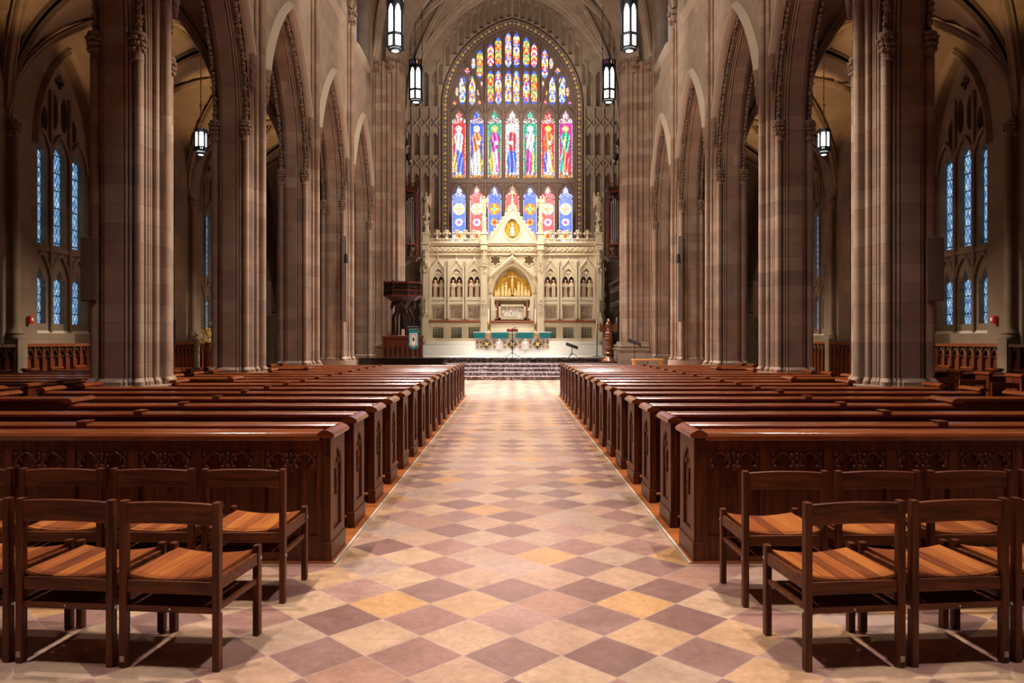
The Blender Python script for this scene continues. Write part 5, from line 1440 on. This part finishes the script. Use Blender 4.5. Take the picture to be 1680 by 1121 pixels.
def pew_meshes(s, L, first):
    key = (s, round(L, 2), first)
    if key in CACHE: return CACHE[key]
    d = {}
    X = lambda a, b: (min(s*a, s*b), max(s*a, s*b))
    if not first:
        mb = MB(); x0, x1 = X(.06, L-.06); mb.box(x0, x1, .02, .045, .10, .86); d['back'] = mb.mesh('back', 'pew_wood', 0)
        rail = [(-.015, .835), (-.02, .86), (-.005, .873), (.035, .878), (.045, .872), (.055, .880), (.095, .884), (.105, .87), (.10, .835)]
    else:
        rail = [(-.015, .865), (-.022, .895), (-.01, .918), (.03, .932), (.10, .936), (.11, .92), (.10, .865)]
    mb = MB(); mb.prism(rail, lambda a, b, dd: (dd, a, b), *X(.05 if not first else .08, L-.05)); d['top_rail'] = mb.mesh('rail', 'rail_wood', 20)
    mb = MB(); mb.box(*X(.06, L-.06), .05, .46, .405, .435); d['seat'] = mb.mesh('seat', 'pew_wood', 0)
    mb = MB(); mb.box(*X(.08, L-.08), .10, .45, .436, .47); d['cushion'] = mb.mesh('cushion', 'red_cushion', 0)
    mb = MB(); mb.box(*X(.15, L-.15), .62, .74, .22, .27)
    x = .35
    while x < L-.2:
        for y in (.64, .72): mb.tube([(s*x, y-.03, .012), (s*x, y, .22)], .012, 5)
        mb.tube([(s*x, .5, .03), (s*x, .8, .03)], .012, 5); x += 1.4
    d['kneeler'] = mb.mesh('kneeler', 'black_metal', 0)
    if first:
        n = int((L-.12)/.42); pw = (L-.12)/n; hs = []
        for k in range(n):
            c0 = .06+k*pw+.035; c1 = .06+(k+1)*pw-.035
            hs.append([(c0, .15), (c1, .15), (c1, .80), (c0, .80)])
        mb = MB()
        mb.plate([(.061, 0), (L-.061, 0), (L-.061, .87), (.061, .87)], hs, lambda a, b, dd: (s*a, dd, b), .001, .028)
        mb.box(*X(.061, L-.061), .028, .05, 0, .87)
        d['back'] = mb.mesh('panelled_back', 'pew_wood_upright', 0)
        for k in range(n):
            c0 = .06+k*pw+.035; c1 = .06+(k+1)*pw-.035; q = MB(); w2 = (c1-c0)/2
            MP = lambda a, b, dd: (s*a, dd, b)
            for j in range(2):
                cc = c0+w2*(j+.5)
                q.curtain(c0+w2*j, c0+w2*(j+1), .80, lambda p: archz(p, cc, .645, w2/2-.006, .14), MP, .010, .028, 16)
                q.tube([(s*p, .008, z) for p, z in arch(cc, .645, .645, w2/2-.010, .135, 7)], .008, 5)
                for g in (-1, 1):
                    q.ball((s*(cc+g*w2*.30), .006, .675), (.019, .012, .014), 7, 5); q.ball((s*(cc+g*w2*.36), .006, .70), (.014, .01, .028), 6, 4); q.ball((s*(cc+g*w2*.2), .008, .725), (.010, .01, .014), 6, 4)
            q.ball((s*(c0+w2), .004, .665), (.018, .014, .03), 7, 5)
            for g in (-.035, 0, .035): q.ball((s*(c0+w2+g), .008, .765-abs(g)*.2), (.018, .012, .014), 6, 4)
            q.ball((s*(c0+w2), .008, .735), (.014, .012, .018), 6, 4)
            for c9 in (c0+.02, c1-.02): q.ball((s*c9, .008, .77), (.016, .01, .018), 6, 4)
            # bottom moulding
            x0, x1 = sorted((s*c0, s*c1)); q.box(x0, x1, .004, .02, .15, .175)
            q.box(x0, x0+.010, .016, .028, .15, .80); q.box(x1-.010, x1, .016, .028, .15, .80)
            d[('tracery', k)] = q.mesh('tracery_panel', 'pew_wood_upright', 50)
    CACHE[key] = d; return d
mb = MB(); mb.box(-.04, .04, -.028, .115, .845, .902); JOINT = mb.mesh('joint_cap', 'rail_wood', 0)
def pew(s, xin, xout, y, first, label, group, cat='pew', detail=True):
    L = abs(xout-xin); t = thing('church_pew', label, cat, (s*xin, y, .012), 0, group); d = pew_meshes(s, L, first)
    for k in ('back', 'seat'): part(k, d[k], t)
    part('top_rail', d['top_rail'], t, bevel=.004)
    if detail:
        part('cushion', d['cushion'], t, label='red seat cushion'); part('kneeler', d['kneeler'], t)
    for a, m in ((0, s), (s*L, -s)):
        e = part('end_panel', ENDP[m], t, (a, 0, 0), bevel=.003 if detail else 0)
        part('end_cap', ENDC[m], e, (0, 0, PH-.0))
    for k in d:
        if isinstance(k, tuple): part('tracery_panel', d[k], t)
    if not first and detail and L > 2.6: part('joint_cap', JOINT, t, (s*(3.62-xin), 0, 0), bevel=.006)
    return t
for s in (-1, 1):
    for k in range(17):
        y = 5.34+.945*k
        xo = {2: 5.46, 3: 4.9}.get(k % 5, 6.38)
        if k == 0: lab = f'nearest dark wooden pew {SIDE[s]} of the aisle, carved gothic panels on its back'
        else: lab = f'long dark wooden pew {SIDE[s]} of the central aisle, {ORD[k]} row from the chairs'
        pew(s, 1.30 if k == 0 else 1.335, xo, y, k == 0, lab, 'nave pews')
    for k in range(2, 15):
        y = 5.34+.945*k; xi = 7.15
        if s > 0 and k >= 4: xi = 9.45 if 8 <= k <= 11 else 8.85
        if k % 5 in (2, 3) and xi < 7.3: xi = 7.2
        pew(s, xi, 10.95, y, False, f'shorter wooden pew in the {SIDE[s]} side aisle, {ORD[k-2]} row from the near end', 'side aisle pews', detail=False)

# ------------------------------------------------------------------ chairs
def chair_parts():
    d = {}
    W = .255; H = .815; DP = .46     # half width, back height, depth: rear (back rest) at y=0, front at y=DP
    def post(x, y, h):
        mb = MB(); mb.box(x-.018, x+.018, y-.022, y+.022, 0, h); return mb.mesh('leg', 'chair_wood', 0)
    d['legs'] = [post(-W+.018, 0, H), post(W-.018, 0, H), post(-W+.018, DP-.02, .49), post(W-.018, DP-.02, .49)]
    mb = MB(); n = 14
    for i in range(n):   # curved back rail with an arched lower edge
        x0 = -W+.036+(2*W-.072)*i/n; x1 = -W+.036+(2*W-.072)*(i+1)/n
        f = lambda x: (.697+.012*(1-(x/W)**2), .800+.014*(1-(x/W)**2), -.012*(1-(x/W)**2))
        a, b = f(x0), f(x1)
        mb.add([(x0, -.012+a[2], a[0]), (x1, -.012+b[2], b[0]), (x1, -.012+b[2], b[1]), (x0, -.012+a[2], a[1]), (x0, .012+a[2], a[0]), (x1, .012+b[2], b[0]), (x1, .012+b[2], b[1]), (x0, .012+a[2], a[1])],
               [(0, 1, 2, 3), (7, 6, 5, 4), (0, 4, 5, 1), (3, 2, 6, 7)])
    d['back_rail'] = mb.mesh('back_rail', 'chair_rail_wood', 30)
    mb = MB(); n = 6; W2 = W-.040
    for i in range(n):   # dished seat made of planks
        x0 = -W2+2*W2*i/n+.0004; x1 = -W2+2*W2*(i+1)/n-.0004
        zf = lambda x: .455-.022*(1-(x/W2)**2)
        st = 4
        for q in range(st):
            p0 = x0+(x1-x0)*q/st; p1 = x0+(x1-x0)*(q+1)/st
            y0, y1 = .0, DP-.015
            vs = [(p0, y0, zf(p0)-.016), (p1, y0, zf(p1)-.016), (p1, y1, zf(p1)-.010), (p0, y1, zf(p0)-.010), (p0, y0, zf(p0)), (p1, y0, zf(p1)), (p1, y1, zf(p1)+.006), (p0, y1, zf(p0)+.006)]
            fs = [(0, 3, 2, 1), (4, 5, 6, 7), (0, 1, 5, 4), (2, 3, 7, 6)]
            if q == 0: fs.append((0, 4, 7, 3))
            if q == st-1: fs.append((1, 2, 6, 5))
            mb.add(vs, fs)
    d['seat'] = mb.mesh('seat', 'seat_wood', 25)
    mb = MB(); mb.box(-W+.036, W-.036, -.012, .012, .365, .428); mb.box(-W+.036, W-.036, DP-.032, DP-.008, .375, .44)
    for sg in (-1, 1):
        a, b = sorted((sg*(W-.006), sg*(W-.030))); mb.box(a, b, .02, DP-.04, .385, .448)
    d['apron'] = mb.mesh('apron', 'chair_rail_wood', 0)
    mb = MB(); mb.box(-W+.036, W-.036, -.010, .010, .275, .305)
    for sg in (-1, 1):
        a, b = sorted((sg*(W-.010), sg*(W-.028))); mb.box(a, b, .02, DP-.04, .285, .31)
    for i in range(5): mb.box(-W+.03, W-.03, .02+.078*i, .02+.078*i+.074, .292, .302)
    d['book_shelf'] = mb.mesh('shelf', 'chair_rail_wood', 0)
    mb = MB()
    for sg in (-1, 1):
        for y, z in ((0, .29), (DP-.02, .42)): mb.lathe([(.002, 0), (.010, 0), (.010, .004), (.002, .005)], n=10, M=Matrix.Translation((sg*W, y, z)) @ Matrix.Rotation(sg*PI/2, 4, 'Y'))
    mb.ball((0, -.010, .290), .006, 6, 4)
    d['bolt'] = mb.mesh('bolt', 'organ_pipe', 50)
    return d
CP = chair_parts()
mb = MB(); mb.box(-.011, .011, -.001, .001, -.014, .014); CP['tag'] = mb.mesh('tag', 'red_marble', 0)
mat('paper', (.45, .33, .24), .6); CP['tag'].materials[0] = MATS['paper']
def chair(x, y, rz, label, group):
    t = thing('wooden_chair', label, 'chair', (x, y, 0), rz, group)
    for m in CP['legs']: part('leg', m, t, bevel=.006)
    for k in ('back_rail', 'seat', 'apron', 'book_shelf'): part(k, CP[k], t, bevel=.004 if k in ('apron', 'back_rail') else 0)
    part('bolt', CP['bolt'], t, label='small metal bolt heads'); part('paper_tag', CP['tag'], t, (-.237, -.0225, .045), label='tiny pale tag')
    return t
ch0 = None
def place(x, y, rz, label, group):
    global ch0
    if ch0 is None: ch0 = chair(x, y, rz, label, group); return ch0
    c = copy_thing(ch0, (x, y, 0), rz, label, group)
    if x > 0:
        for o in COL.objects:
            if o.parent == c and o.name.startswith('paper_tag'): o.location.x = .237
    return c
# front rows: origin is the centre of the back-rest line
for s in (-1, 1):
    a = (.098 if s > 0 else -.098)
    for k, pl in enumerate(('closest to the aisle', 'second from the aisle', 'third from the aisle, cut off')):
        dx = .26+.54*k
        place(s*(1.40+dx), 3.60+dx*.098, s*.098, f'wooden chair in the {SIDE[s]} row closest to the camera, {pl}', 'chairs in the two rows nearest the camera')
    for k, pl in enumerate(('closest to the aisle', 'second from the aisle', 'third from the aisle', 'fourth from the aisle, cut off')):
        dx = .26+.56*k
        yy = 4.53 if s < 0 else 4.46
        place(s*(1.37+dx), yy+dx*.02, s*.02, f'wooden chair in the {SIDE[s]} row nearest the carved pew, {pl}', 'chairs in the two rows nearest the camera')
for (x, y, d) in ((8.95, 15.4, 'farthest of three'), (9.0, 14.6, 'middle of three'), (8.98, 13.6, 'nearest of three')):
    place(x, y, 0, f'wooden chair beside the right side aisle pews, {d}', 'chairs in the right aisle')
